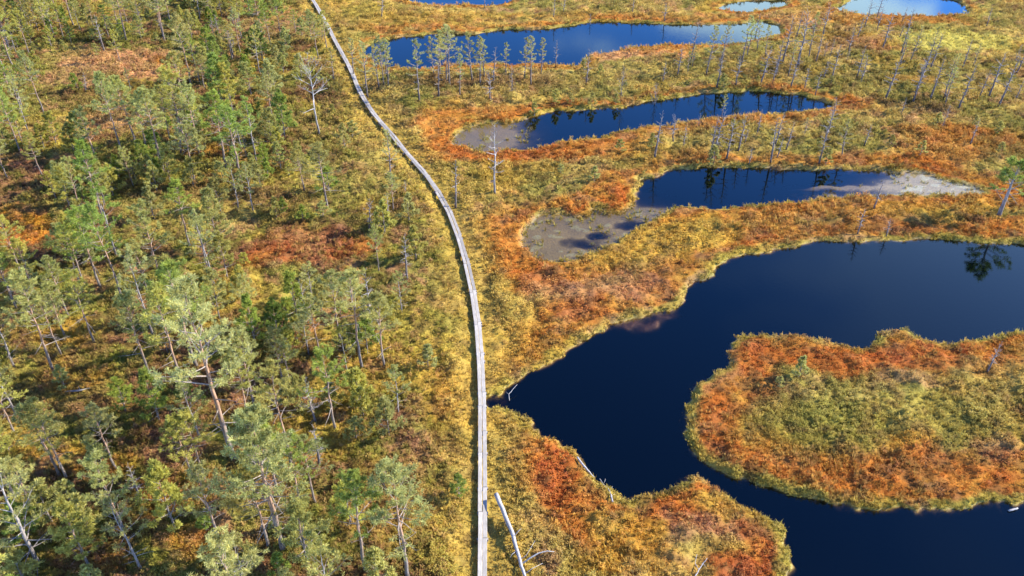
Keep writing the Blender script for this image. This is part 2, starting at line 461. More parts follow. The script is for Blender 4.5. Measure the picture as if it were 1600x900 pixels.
def mat_water():
    """peat-stained water: clear brown in the shallows, black in the depth, mirror on top"""
    m, nt, b, o = new_mat('bog_water')
    L = nt.links.new
    nt.nodes.remove(b)
    at_ = N(nt, 'ShaderNodeAttribute', attribute_name='Deep')
    tc = N(nt, 'ShaderNodeTexCoord')
    mp = N(nt, 'ShaderNodeMapping'); mp.inputs['Scale'].default_value = (1.0, 2.2, 1)
    n = N(nt, 'ShaderNodeTexNoise'); n.inputs['Scale'].default_value = 2.4; n.inputs['Detail'].default_value = 3
    L(tc.outputs['Object'], mp.inputs[0]); L(mp.outputs[0], n.inputs['Vector'])
    bp = N(nt, 'ShaderNodeBump'); bp.inputs['Strength'].default_value = .12; bp.inputs['Distance'].default_value = .015
    L(n.outputs[0], bp.inputs['Height'])
    tr = N(nt, 'ShaderNodeBsdfTransparent'); tr.inputs[0].default_value = (.92, .82, .66, 1)
    df = N(nt, 'ShaderNodeBsdfDiffuse'); df.inputs[0].default_value = (.0001, .0005, .0012, 1)
    mx = N(nt, 'ShaderNodeMixShader'); L(at_.outputs['Fac'], mx.inputs[0]); L(tr.outputs[0], mx.inputs[1]); L(df.outputs[0], mx.inputs[2])
    gl = N(nt, 'ShaderNodeBsdfGlossy'); gl.inputs['Roughness'].default_value = .04; gl.inputs[0].default_value = (.7, .98, 1, 1); L(bp.outputs[0], gl.inputs['Normal'])  # bluish tint put on the mirror to colour the sky reflection
    fr = N(nt, 'ShaderNodeFresnel'); fr.inputs['IOR'].default_value = 1.37; L(bp.outputs[0], fr.inputs['Normal'])
    m2 = N(nt, 'ShaderNodeMixShader'); ge = N(nt, 'ShaderNodeNewGeometry')     # light coming up through the surface is not mirrored
    fb = N(nt, 'ShaderNodeMath', operation='MULTIPLY'); nb = N(nt, 'ShaderNodeMath', operation='SUBTRACT'); nb.inputs[0].default_value = 1
    L(ge.outputs['Backfacing'], nb.inputs[1]); L(nb.outputs[0], fb.inputs[0]); L(fr.outputs[0], fb.inputs[1]); L(fb.outputs[0], m2.inputs[0]); L(mx.outputs[0], m2.inputs[1]); L(gl.outputs[0], m2.inputs[2])
    L(m2.outputs[0], o.inputs['Surface'])
    return m


def mat_leafy(name, base=None, instancer=False, trans=.5, var=.35):
    """leaves and needles: some light comes through"""
    m, nt, b, o = new_mat(name)
    L = nt.links.new
    nt.nodes.remove(b)
    if instancer:
        a = N(nt, 'ShaderNodeAttribute', attribute_name='Col', attribute_type='INSTANCER'); src = a.outputs['Color']
        rnd = N(nt, 'ShaderNodeAttribute', attribute_name='Rnd', attribute_type='INSTANCER'); rs = rnd.outputs['Fac']
    else:
        oi = N(nt, 'ShaderNodeObjectInfo'); src = oi.outputs['Color']
        tc = N(nt, 'ShaderNodeTexCoord'); n = N(nt, 'ShaderNodeTexNoise'); n.inputs['Scale'].default_value = 2.2; n.inputs['Detail'].default_value = 3
        L(tc.outputs['Object'], n.inputs['Vector']); rs = n.outputs[0]
    r = N(nt, 'ShaderNodeMapRange'); r.inputs[1].default_value = .0 if instancer else .3; r.inputs[2].default_value = 1.0 if instancer else .7
    r.inputs[3].default_value = 1 - var; r.inputs[4].default_value = 1 + var
    L(rs, r.inputs[0])
    v = N(nt, 'ShaderNodeVectorMath', operation='SCALE'); L(src, v.inputs[0]); L(r.outputs[0], v.inputs['Scale'])
    d = N(nt, 'ShaderNodeBsdfDiffuse'); t = N(nt, 'ShaderNodeBsdfTranslucent'); mx = N(nt, 'ShaderNodeMixShader'); mx.inputs[0].default_value = trans
    if instancer:      # each clump is many leaflets far finer than its blades: their mean faces up
        ge = N(nt, 'ShaderNodeNewGeometry')
        sc_ = N(nt, 'ShaderNodeVectorMath', operation='SCALE'); sc_.inputs['Scale'].default_value = .75; L(ge.outputs['Normal'], sc_.inputs[0])
        ad = N(nt, 'ShaderNodeVectorMath', operation='ADD'); ad.inputs[1].default_value = (0, 0, .8); L(sc_.outputs[0], ad.inputs[0])
        no = N(nt, 'ShaderNodeVectorMath', operation='NORMALIZE'); L(ad.outputs[0], no.inputs[0]); L(no.outputs[0], d.inputs['Normal'])
    L(v.outputs[0], d.inputs[0]); L(v.outputs[0], t.inputs[0]); L(d.outputs[0], mx.inputs[1]); L(t.outputs[0], mx.inputs[2])
    L(mx.outputs[0], o.inputs['Surface'])
    return m


def mat_bark(name, lo, hi, split):
    """lo: bark near the ground, hi: the flaky bark higher up, split: height of the change"""
    m, nt, b, o = new_mat(name)
    L = nt.links.new
    tc = N(nt, 'ShaderNodeTexCoord')
    sp = N(nt, 'ShaderNodeSeparateXYZ'); L(tc.outputs['Object'], sp.inputs[0])
    n = N(nt, 'ShaderNodeTexNoise'); n.inputs['Scale'].default_value = 7; n.inputs['Detail'].default_value = 5
    mp = N(nt, 'ShaderNodeMapping'); mp.inputs['Scale'].default_value = (1, 1, .35)
    L(tc.outputs['Object'], mp.inputs[0]); L(mp.outputs[0], n.inputs['Vector'])
    ad = N(nt, 'ShaderNodeMath', operation='MULTIPLY_ADD'); ad.inputs[1].default_value = 2.2; L(n.outputs[0], ad.inputs[0]); L(sp.outputs['Z'], ad.inputs[2])
    mr = N(nt, 'ShaderNodeMapRange'); mr.inputs[1].default_value = split + .2; mr.inputs[2].default_value = split + 2.4; L(ad.outputs[0], mr.inputs[0])
    mx = N(nt, 'ShaderNodeMix', data_type='RGBA'); mx.inputs['A'].default_value = (*lo, 1); mx.inputs['B'].default_value = (*hi, 1); L(mr.outputs[0], mx.inputs['Factor'])
    r = N(nt, 'ShaderNodeMapRange'); r.inputs[1].default_value = .3; r.inputs[2].default_value = .7; r.inputs[3].default_value = .55; r.inputs[4].default_value = 1.3; L(n.outputs[0], r.inputs[0])
    v = N(nt, 'ShaderNodeVectorMath', operation='SCALE'); L(mx.outputs['Result'], v.inputs[0]); L(r.outputs[0], v.inputs['Scale'])
    L(v.outputs[0], b.inputs['Base Color'])
    b.inputs['Roughness'].default_value = .9
    bp = N(nt, 'ShaderNodeBump'); bp.inputs['Strength'].default_value = .6; bp.inputs['Distance'].default_value = .03
    L(n.outputs[0], bp.inputs['Height']); L(bp.outputs[0], b.inputs['Normal'])
    return m


def mat_wood(name, col, use_obj=True):
    m, nt, b, o = new_mat(name)
    L = nt.links.new
    tc = N(nt, 'ShaderNodeTexCoord')
    mp = N(nt, 'ShaderNodeMapping'); mp.inputs['Scale'].default_value = (1.2, 14, 14)
    L(tc.outputs['Object'], mp.inputs[0])
    n = N(nt, 'ShaderNodeTexNoise'); n.inputs['Scale'].default_value = 2.0; n.inputs['Detail'].default_value = 6
    L(mp.outputs[0], n.inputs['Vector'])
    n2 = N(nt, 'ShaderNodeTexNoise'); n2.inputs['Scale'].default_value = .9; n2.inputs['Detail'].default_value = 4; L(tc.outputs['Object'], n2.inputs['Vector'])
    r = N(nt, 'ShaderNodeMapRange'); r.inputs[1].default_value = .3; r.inputs[2].default_value = .7; r.inputs[3].default_value = .62; r.inputs[4].default_value = 1.12; L(n.outputs[0], r.inputs[0])
    r2 = N(nt, 'ShaderNodeMapRange'); r2.inputs[1].default_value = .3; r2.inputs[2].default_value = .7; r2.inputs[3].default_value = .75; r2.inputs[4].default_value = 1.1; L(n2.outputs[0], r2.inputs[0])
    mm = N(nt, 'ShaderNodeMath', operation='MULTIPLY'); L(r.outputs[0], mm.inputs[0]); L(r2.outputs[0], mm.inputs[1])
    v = N(nt, 'ShaderNodeVectorMath', operation='SCALE'); L(mm.outputs[0], v.inputs['Scale'])
    if use_obj:
        oi = N(nt, 'ShaderNodeObjectInfo'); L(oi.outputs['Color'], v.inputs[0])
    else:
        v.inputs[0].default_value = col
    L(v.outputs[0], b.inputs['Base Color']); b.inputs['Roughness'].default_value = .8
    bp = N(nt, 'ShaderNodeBump'); bp.inputs['Strength'].default_value = .4; bp.inputs['Distance'].default_value = .01
    L(n.outputs[0], bp.inputs['Height']); L(bp.outputs[0], b.inputs['Normal'])
    return m


M_GROUND = mat_ground()
M_WATER = mat_water()
M_NEEDLE = mat_leafy('pine_needles')
M_COVER = mat_leafy('moss_and_grass', instancer=True, trans=.3, var=.26)
M_BARK = mat_bark('pine_bark', (.20, .165, .135), (.36, .215, .13), 2.5)
M_GREY = mat_bark('dead_bark', (.17, .145, .13), (.29, .26, .235), 1.5)
M_DARK = mat_bark('dark_bark', (.12, .098, .085), (.20, .165, .145), 1.5)
M_SILVER = mat_bark('silver_bark', (.24, .215, .19), (.37, .34, .31), 1.5)
M_TWIG = mat_bark('twig_bark', (.27, .225, .18), (.31, .25, .20), 3)
M_PLANK = mat_wood('grey_plank', (.5, .5, .5))
M_LOG = mat_wood('silver_wood', (.42, .40, .38), False)


# ------------------------------------------------------------------ mesh helpers
class Geo:
    def __init__(s):
        s.v = []; s.f = []; s.n = 0

    def add(s, v, f):
        s.v.extend(v); s.f.extend([tuple(i + s.n for i in q) for q in f]); s.n += len(v)

    def tube(s, pts, rad, sides=5, cap=True):
        pts = [Vector(p) for p in pts]
        n = len(pts); v = []; f = []
        up = Vector((0, 0, 1))
        for i, p in enumerate(pts):
            t = (pts[min(i + 1, n - 1)] - pts[max(i - 1, 0)]).normalized()
            a = t.cross(Vector((.31, .87, .12)) if abs(t.z) > .9 else up)
            if a.length < 1e-6: a = Vector((1, 0, 0))
            a.normalize(); b = t.cross(a)
            for k in range(sides):
                th = 2 * math.pi * k / sides
                v.append(tuple(p + (a * math.cos(th) + b * math.sin(th)) * rad[i]))
        for i in range(n - 1):
            for k in range(sides):
                k2 = (k + 1) % sides
                f.append((i * sides + k, i * sides + k2, (i + 1) * sides + k2, (i + 1) * sides + k))
        if cap:
            f.append(tuple(range(sides))[::-1]); f.append(tuple((n - 1) * sides + k for k in range(sides)))
        s.add(v, f)

    def mesh(s, name, mat, smooth=True):
        m = bpy.data.meshes.new(name)
        m.from_pydata([tuple(q) for q in s.v], [], s.f)
        m.materials.append(mat)
        if smooth:
            m.polygons.foreach_set('use_smooth', np.ones(len(m.polygons), bool))
        m.update()
        return m


def link(name, data, parent=None, kind=None, **kw):
    o = bpy.data.objects.new(name, data)
    COL.objects.link(o)
    if parent is not None: o.parent = parent
    if kind: o['kind'] = kind
    for k, v in kw.items(): o[k] = v
    return o


# ------------------------------------------------------------------ ground sheet and water
def build_ground():
    q = .0024
    r0, r1 = 34.0, 165.0
    rows = list(r0 * np.exp(np.arange(0, math.log(r1 / r0) / q) * q))
    rr = rows[-1]; st = rows[-1] * q
    while rr < 6000:
        st *= 1.22; rr += st; rows.append(rr)
    rows = np.array(rows)
    us = list(np.arange(0, .80, .0026)); u = us[-1]; st = .0026
    while u < 9:
        st *= 1.3; u += st; us.append(u)
    us = np.array(us); us = np.concatenate([-us[:0:-1], us])
    nr, nc = len(rows), len(us)
    Rg, Ug = np.meshgrid(rows, us, indexing='ij')
    X = (Rg * Ug).ravel(); Y = (Rg - 20.0).ravel()
    # break the regular lattice a little
    rng = np.random.default_rng(3)
    cell = Rg.ravel() * .0024
    inner = (np.abs(Ug.ravel()) < .78) & (Rg.ravel() < 160)
    X = X + np.where(inner, rng.uniform(-.25, .25, X.size) * cell, 0); Y = Y + np.where(inner, rng.uniform(-.25, .25, X.size) * cell, 0)
    d, ids = shore(X, Y, True)
    wd, side = walk_dist(X, Y)
    mud = mudness(X, Y)
    Z = ground_height(X, Y, d, wd, mud)
    C = ground_colour(X, Y, d, wd, side, mud)
    wet = np.clip(mud * (1 - sstep(0, .4, d)) + (1 - sstep(-.05, .12, d)) * .7, 0, 1)
    idx = np.arange(nr * nc).reshape(nr, nc)
    F = np.stack([idx[:-1, :-1].ravel(), idx[:-1, 1:].ravel(), idx[1:, 1:].ravel(), idx[1:, :-1].ravel()], 1)

    def mk(name, V, F, mat):
        m = bpy.data.meshes.new(name)
        m.vertices.add(len(V)); m.vertices.foreach_set('co', V.astype(np.float32).ravel())
        m.loops.add(F.size); m.loops.foreach_set('vertex_index', F.astype(np.int32).ravel())
        m.polygons.add(len(F)); m.polygons.foreach_set('loop_start', np.arange(0, F.size, 4, dtype=np.int32))
        m.polygons.foreach_set('use_smooth', np.ones(len(F), bool))
        m.materials.append(mat)
        m.update(calc_edges=True); m.validate()
        return m
    V = np.stack([X, Y, Z], 1)
    m = mk('bog_ground', V, F, M_GROUND)
    a = m.attributes.new('Col', 'FLOAT_COLOR', 'POINT'); a.data.foreach_set('color', np.concatenate([C, np.ones((len(C), 1))], 1).astype(np.float32).ravel())
    a = m.attributes.new('Wet', 'FLOAT', 'POINT'); a.data.foreach_set('value', wet.astype(np.float32))
    link('ground', m, kind='structure')
    # water sheets: the cells of each pond, reaching a little under the banks
    wet_cell = (d[F] < 0.45).any(1)
    wid = ids[F].max(1)
    for i in range(len(W_POLY)):
        Fi = F[wet_cell & (wid == i)]
        if len(Fi) == 0: continue
        un, inv = np.unique(Fi.ravel(), return_inverse=True)
        Vi = V[un].copy(); Vi[:, 2] = 0
        wm = mk('pond_water', Vi, inv.reshape(-1, 4), M_WATER)
        aa = wm.attributes.new('Deep', 'FLOAT', 'POINT'); aa.data.foreach_set('value', (1 - np.exp(np.minimum(Z[un] + .03, 0) * 7)).astype(np.float32))
        link('pond_water', wm, kind='structure')


build_ground()


def gz(x, y):
    return float(ground_height(np.array([float(x)]), np.array([float(y)]))[0])


# ------------------------------------------------------------------ moss, heather and grass (nobody could count it)
def cover_sources():
    rnd = random.Random(5)
    tufts = []
    for k in range(3):     # grass
        g = Geo()
        for i in range(16):
            a = rnd.uniform(0, 6.283); r = rnd.uniform(0, .10)
            b = Vector((math.cos(a) * r, math.sin(a) * r, -.04)); a2 = a + rnd.uniform(-.8, .8)
            ln = rnd.uniform(.16, .36); tip = b + Vector((math.cos(a2) * ln * .55, math.sin(a2) * ln * .55, ln))
            w = Vector((-math.sin(a2), math.cos(a2), 0)) * rnd.uniform(.012, .022)
            mid = b.lerp(tip, .55) + Vector((0, 0, ln * .12))
            g.add([b - w, b + w, mid + w * .8, mid - w * .8, tip], [(0, 1, 2, 3), (3, 2, 4)])
        tufts.append(g.mesh('grass_tuft', M_COVER, False))
    clumps = []
    for k in range(3):     # moss cushions and low heather
        g = Geo()
        for i in range(34):
            a = rnd.uniform(0, 6.283); e = math.asin(rnd.uniform(0.02, 1)); rr = rnd.uniform(.16, .25)
            n = Vector((math.cos(a) * math.cos(e), math.sin(a) * math.cos(e), math.sin(e) * .8))
            p = n * rr + Vector((0, 0, -.05)); s = rnd.uniform(.03, .062)
            t = n.cross(Vector((rnd.uniform(-1, 1), rnd.uniform(-1, 1), rnd.uniform(-1, 1)))).normalized(); b = n.cross(t)
            n2 = n * rnd.uniform(-.3, .7)
            g.add([p - t * s, p + b * s * .8 + n2 * s, p + t * s, p - b * s * .8 + n2 * s * .5], [(0, 1, 2), (0, 2, 3)])
        clumps.append(g.mesh('moss_clump', M_COVER, False))
    shrubs = []
    for k in range(3):     # upright heather and dwarf shrubs
        g = Geo()
        for i in range(11):
            a = rnd.uniform(0, 6.283); ln = rnd.uniform(.2, .42); lean = rnd.uniform(.1, .75)
            dr = Vector((math.cos(a) * lean, math.sin(a) * lean, 1)).normalized()
            for j in range(6):
                p = dr * ln * (.35 + .65 * j / 5); aa = rnd.uniform(0, 6.283)
                q = Vector((math.cos(aa), math.sin(aa), rnd.uniform(-.1, .8))) * rnd.uniform(.05, .09)
                w = q.cross(Vector((rnd.uniform(-1, 1), rnd.uniform(-1, 1), 1))).normalized() * .02
                g.add([p - w, p + w, p + q + w * .5, p + q - w * .5], [(0, 1, 2, 3)])
        shrubs.append(g.mesh('heather', M_COVER, False))
    cushions = []
    for k in range(3):     # round bushes of heather and ledum
        g = Geo()
        for i in range(90):
            a = rnd.uniform(0, 6.283); e = math.asin(rnd.uniform(0.0, 1)); rr = .42 * rnd.uniform(.6, 1.08)
            n = Vector((math.cos(a) * math.cos(e), math.sin(a) * math.cos(e), math.sin(e) * .95))
            p = n * rr; s = rnd.uniform(.035, .075)
            t = n.cross(Vector((rnd.uniform(-1, 1), rnd.uniform(-1, 1), rnd.uniform(-1, 1)))).normalized(); b = (n.cross(t) + n * rnd.uniform(-.2, 1.2)).normalized()
            g.add([p - t * s * .7, p + b * s * 1.5, p + t * s * .7], [(0, 1, 2)])
        cushions.append(g.mesh('heath_bush', M_COVER, False))
    return tufts, clumps, shrubs, cushions


def scatter(name, meshes, X, Y, Z, C, S, seed):
    rng = np.random.default_rng(seed)
    n = len(X)
    m = bpy.data.meshes.new(name)
    m.vertices.add(n); m.vertices.foreach_set('co', np.stack([X, Y, Z], 1).astype(np.float32).ravel())
    a = m.attributes.new('Col', 'FLOAT_COLOR', 'POINT'); a.data.foreach_set('color', np.concatenate([C, np.ones((n, 1))], 1).astype(np.float32).ravel())
    a = m.attributes.new('Rnd', 'FLOAT', 'POINT'); a.data.foreach_set('value', rng.random(n).astype(np.float32))
    a = m.attributes.new('Size', 'FLOAT', 'POINT'); a.data.foreach_set('value', S.astype(np.float32))
    rot = np.stack([rng.uniform(-.25, .25, n), rng.uniform(-.25, .25, n), rng.uniform(0, 6.283, n)], 1)
    a = m.attributes.new('Rot', 'FLOAT_VECTOR', 'POINT'); a.data.foreach_set('vector', rot.astype(np.float32).ravel())
    o = link(name, m, kind='stuff')
    ng = bpy.data.node_groups.new(name, 'GeometryNodeTree')
    ng.interface.new_socket('Geometry', in_out='INPUT', socket_type='NodeSocketGeometry')
    ng.interface.new_socket('Geometry', in_out='OUTPUT', socket_type='NodeSocketGeometry')
    gi = ng.nodes.new('NodeGroupInput'); go = ng.nodes.new('NodeGroupOutput')
    inst = ng.nodes.new('GeometryNodeInstanceOnPoints')
    gti = ng.nodes.new('GeometryNodeGeometryToInstance')
    for me in meshes:
        src = bpy.data.objects.new(me.name + '_source', me)     # never linked to the scene
        oi = ng.nodes.new('GeometryNodeObjectInfo'); oi.inputs['Object'].default_value = src
        ng.links.new(oi.outputs['Geometry'], gti.inputs[0])
    sa = ng.nodes.new('GeometryNodeInputNamedAttribute'); sa.data_type = 'FLOAT'; sa.inputs[0].default_value = 'Size'
    ra = ng.nodes.new('GeometryNodeInputNamedAttribute'); ra.data_type = 'FLOAT_VECTOR'; ra.inputs[0].default_value = 'Rot'
    er = ng.nodes.new('FunctionNodeEulerToRotation')
    ng.links.new(ra.outputs[0], er.inputs[0])
    ng.links.new(gi.outputs[0], inst.inputs['Points']); ng.links.new(gti.outputs[0], inst.inputs['Instance'])
    inst.inputs['Pick Instance'].default_value = True
    ng.links.new(er.outputs[0], inst.inputs['Rotation']); ng.links.new(sa.outputs[0], inst.inputs['Scale'])
    ng.links.new(inst.outputs[0], go.inputs[0])
    md = o.modifiers.new('growth', 'NODES'); md.node_group = ng
    return o


def build_cover():
    tufts, clumps, shrubs, cushions = cover_sources()
    rng = np.random.default_rng(9)
    for name, meshes, n, seed in (('moss_carpet', clumps, 150000, 1), ('sedge_grass', tufts, 120000, 2), ('heather_scrub', shrubs, 110000, 3), ('heath_bushes', cushions, 60000, 4)):
        r = 36 * np.exp(rng.random(n) * math.log(172 / 36)); u = rng.uniform(-.72, .72, n)
        X = r * u; Y = r - 20
        d = shore(X, Y); wd, side = walk_dist(X, Y); mud = mudness(X, Y)
        a = fbm(X, Y, 3.0, 600 + seed * 7, 3); b = fbm(X, Y, 1.1, 640 + seed * 7, 2)
        left = sstep(-1, 2, wd * side)
        keep = (d > .02) & (wd > .36)
        if name == 'sedge_grass': keep |= (d > -.5) & (fbm(X, Y, 1.7, 905, 2) > .54) & (rng.random(n) < .5); keep |= (mud > .3) & (fbm(X, Y, 1.2, 915, 3) > .56) & (rng.random(n) < .35)
        if name == 'heather_scrub':
            p = .25 + .75 * sstep(.42, .6, a); p = p * (.35 + .65 * np.maximum(left, sstep(3.5, 6, d)))
            p = p * sstep(.6, 1.6, wd)
        elif name == 'sedge_grass':
            p = .12 + .75 * sstep(.45, .6, a); p = np.maximum(p, (1 - sstep(1.2, 3.5, wd)))
            p = np.maximum(p, 1 - sstep(.1, .6, d))
        elif name == 'heath_bushes':
            p = sstep(.44, .6, a) * (.25 + .75 * sstep(.45, .6, b)) * sstep(2.2, 5, d + (left * 2))
            p = p * sstep(1.0, 2.6, wd)
        else:
            p = .5 + .5 * sstep(.35, .55, b)
        lx, ly = proj(X, Y, .2)
        lawn = ((lx - 1490) / 108) ** 2 + ((ly - 66) / 19) ** 2 < 1
        p = np.where(lawn & (name in ('heather_scrub', 'heath_bushes')), 0, p)
        keep &= rng.random(n) < p
        X, Y, r, d, wd, side, mud = (v[keep] for v in (X, Y, r, d, wd, side, mud))
        Z = ground_height(X, Y, d, wd, mud)
        C = ground_colour(X, Y, d, wd, side, mud)
        k = rng.random(len(X))[:, None]
        if name in ('heather_scrub', 'heath_bushes'):
            lf = sstep(0, 2, wd * side)[:, None]
            alt = PAL['brown'] * (k < .4) + PAL['green'] * ((k >= .4) & (k < .8)) + PAL['pink'] * (k >= .8)
            mixf = .16 + .22 * lf
            C = C * (1 - mixf) + alt * mixf
        elif name == 'sedge_grass':
            C = C * .72 + (PAL['straw'] * (k < .6) + PAL['lime'] * (k >= .6)) * .28
        S = (.6 + .6 * rng.random(len(X))) * np.clip(r / 85, .72, 1.25) * (.5 + 1.0 * fbm(X, Y, 5.0, 990 + seed, 3))
        S = S * np.where(wd < 1.3, .75, 1)
        g_ = C.mean(1, keepdims=True)
        C = np.clip((g_ + (C - g_) * .98) * 1.27, .004, .9)
        scatter(name, meshes, X, Y, Z, C, S, seed)


build_cover()


# ------------------------------------------------------------------ boardwalk
def build_walk():
    rnd = random.Random(2)
    root = link('boardwalk', None)
    s_tot = WALK_S[-1]
    x0, y0 = WALK[0]
    root.location = (x0, y0, 0.2)
    root['label'] = 'long narrow boardwalk of pale grey planks winding across the bog past the ponds'
    root['category'] = 'boardwalk'
    inv = Matrix.Translation((-x0, -y0, -.2))
    W, T = .222, .055

    def plank_mesh(L):
        # box with chamfered top edges and a slight sag
        g = Geo(); n = 4; v = []; f = []
        sec = [(-W / 2, -T), (-W / 2, -.008), (-W / 2 + .008, 0), (W / 2 - .008, 0), (W / 2, -.008), (W / 2, -T)]
        for i in range(n + 1):
            x = -L / 2 + L * i / n; sag = -.012 * (1 - (2 * i / n - 1) ** 2)
            for (yy, zz) in sec: v.append((x, yy, zz + sag))
        for i in range(n):
            for k in range(6):
                a = i * 6 + k; b = i * 6 + (k + 1) % 6
                f.append((a, a + 6, b + 6, b))
        f.append(tuple(range(6))); f.append(tuple(n * 6 + k for k in range(6))[::-1])
        g.add(v, f)
        return g.mesh('plank', M_PLANK, False)
    cache = {}
    beams = []
    for row, off in ((0, .121), (1, -.121)):
        s = 0 if row == 0 else 1.7
        while s < s_tot - 1:
            step = max(1.6, rnd.choice((3.4, 3.9, 4.3)) * (1.0 if s < 55 else .8))
            e = min(s + step, s_tot - .1)
            a = walk_at(s); b = walk_at(e)
            dv = b - a; L = float(np.linalg.norm(dv)); t = dv / L; nrm = np.array([-t[1], t[0]])
            mid = (a + b) / 2 + nrm * (off + rnd.uniform(-.018, .018))
            key = round(L - .018, 1)
            if key not in cache: cache[key] = plank_mesh(key)
            o = link('plank', cache[key], root)
            o.matrix_parent_inverse = inv
            o.location = (mid[0], mid[1], DECK_Z + rnd.uniform(-.012, .014)); o.rotation_euler = (rnd.uniform(-.02, .02), rnd.uniform(-.006, .006), math.atan2(t[1], t[0]) + rnd.uniform(-.004, .004))
            o.scale = ((L - .018) / key, 1, 1)
            v = rnd.choice((.72, .9, 1, 1, 1.05)) * rnd.uniform(.92, 1.06); o.color = (.46 * v, .42 * v, .36 * v, 1)
            beams.append((s, row))
            s = e
    g = Geo()
    g.add([(-.07, -.29, -.12), (.07, -.29, -.12), (.07, .29, -.12), (-.07, .29, -.12), (-.06, -.29, 0), (.06, -.29, 0), (.06, .29, 0), (-.06, .29, 0)],
          [(3, 2, 1, 0), (4, 5, 6, 7), (0, 1, 5, 4), (1, 2, 6, 5), (2, 3, 7, 6), (3, 0, 4, 7)])
    bm = g.mesh('bearer', M_PLANK, False)
    g = Geo()
    g.tube([(0, 0, -.75), (0, 0, 0)], [.05, .045], 6)
    pm = g.mesh('post', M_PLANK, False)
    for s, row in beams:
        p = walk_at(s); q = walk_at(min(s + .3, s_tot)); t = (q - p) / (np.linalg.norm(q - p) + 1e-9)
        o = link('bearer', bm, root); o.matrix_parent_inverse = inv
        o.location = (p[0], p[1], DECK_Z - T - .016); o.rotation_euler = (0, 0, math.atan2(t[1], t[0])); o.color = (.34, .31, .28, 1)
        for sg in (-.22, .22):
            pp = link('post', pm, o); pp.location = (0, sg, -.12); pp.color = (.30, .27, .24, 1)


build_walk()


# ------------------------------------------------------------------ trees
def limb(rnd, p, d, L, n, rise, jit):
    pts = [Vector(p)]; d = Vector(d).normalized()
    for i in range(n):
        d = (d + Vector((rnd.uniform(-jit, jit), rnd.uniform(-jit, jit), rise + rnd.uniform(-jit, jit) * .6))).normalized()
        pts.append(pts[-1] + d * L / n)
    return pts


def tuft(g, rnd, p, d, n, ln, w):
    v = []; f = []
    for i in range(n):
        q = Vector((rnd.gauss(0, 1), rnd.gauss(0, 1), rnd.gauss(0, 1))).normalized()
        q = (q + d * .75 + Vector((0, 0, .15))).normalized() * ln * rnd.uniform(.65, 1.15)
        s = q.cross(Vector((rnd.uniform(-1, 1), rnd.uniform(-1, 1), rnd.uniform(-1, 1)))).normalized() * w
        k = len(v)
        v += [p - s, p + q * .55 + s * .9, p + q, ]
        f.append((k, k + 1, k + 2))
    g.add(v, f)


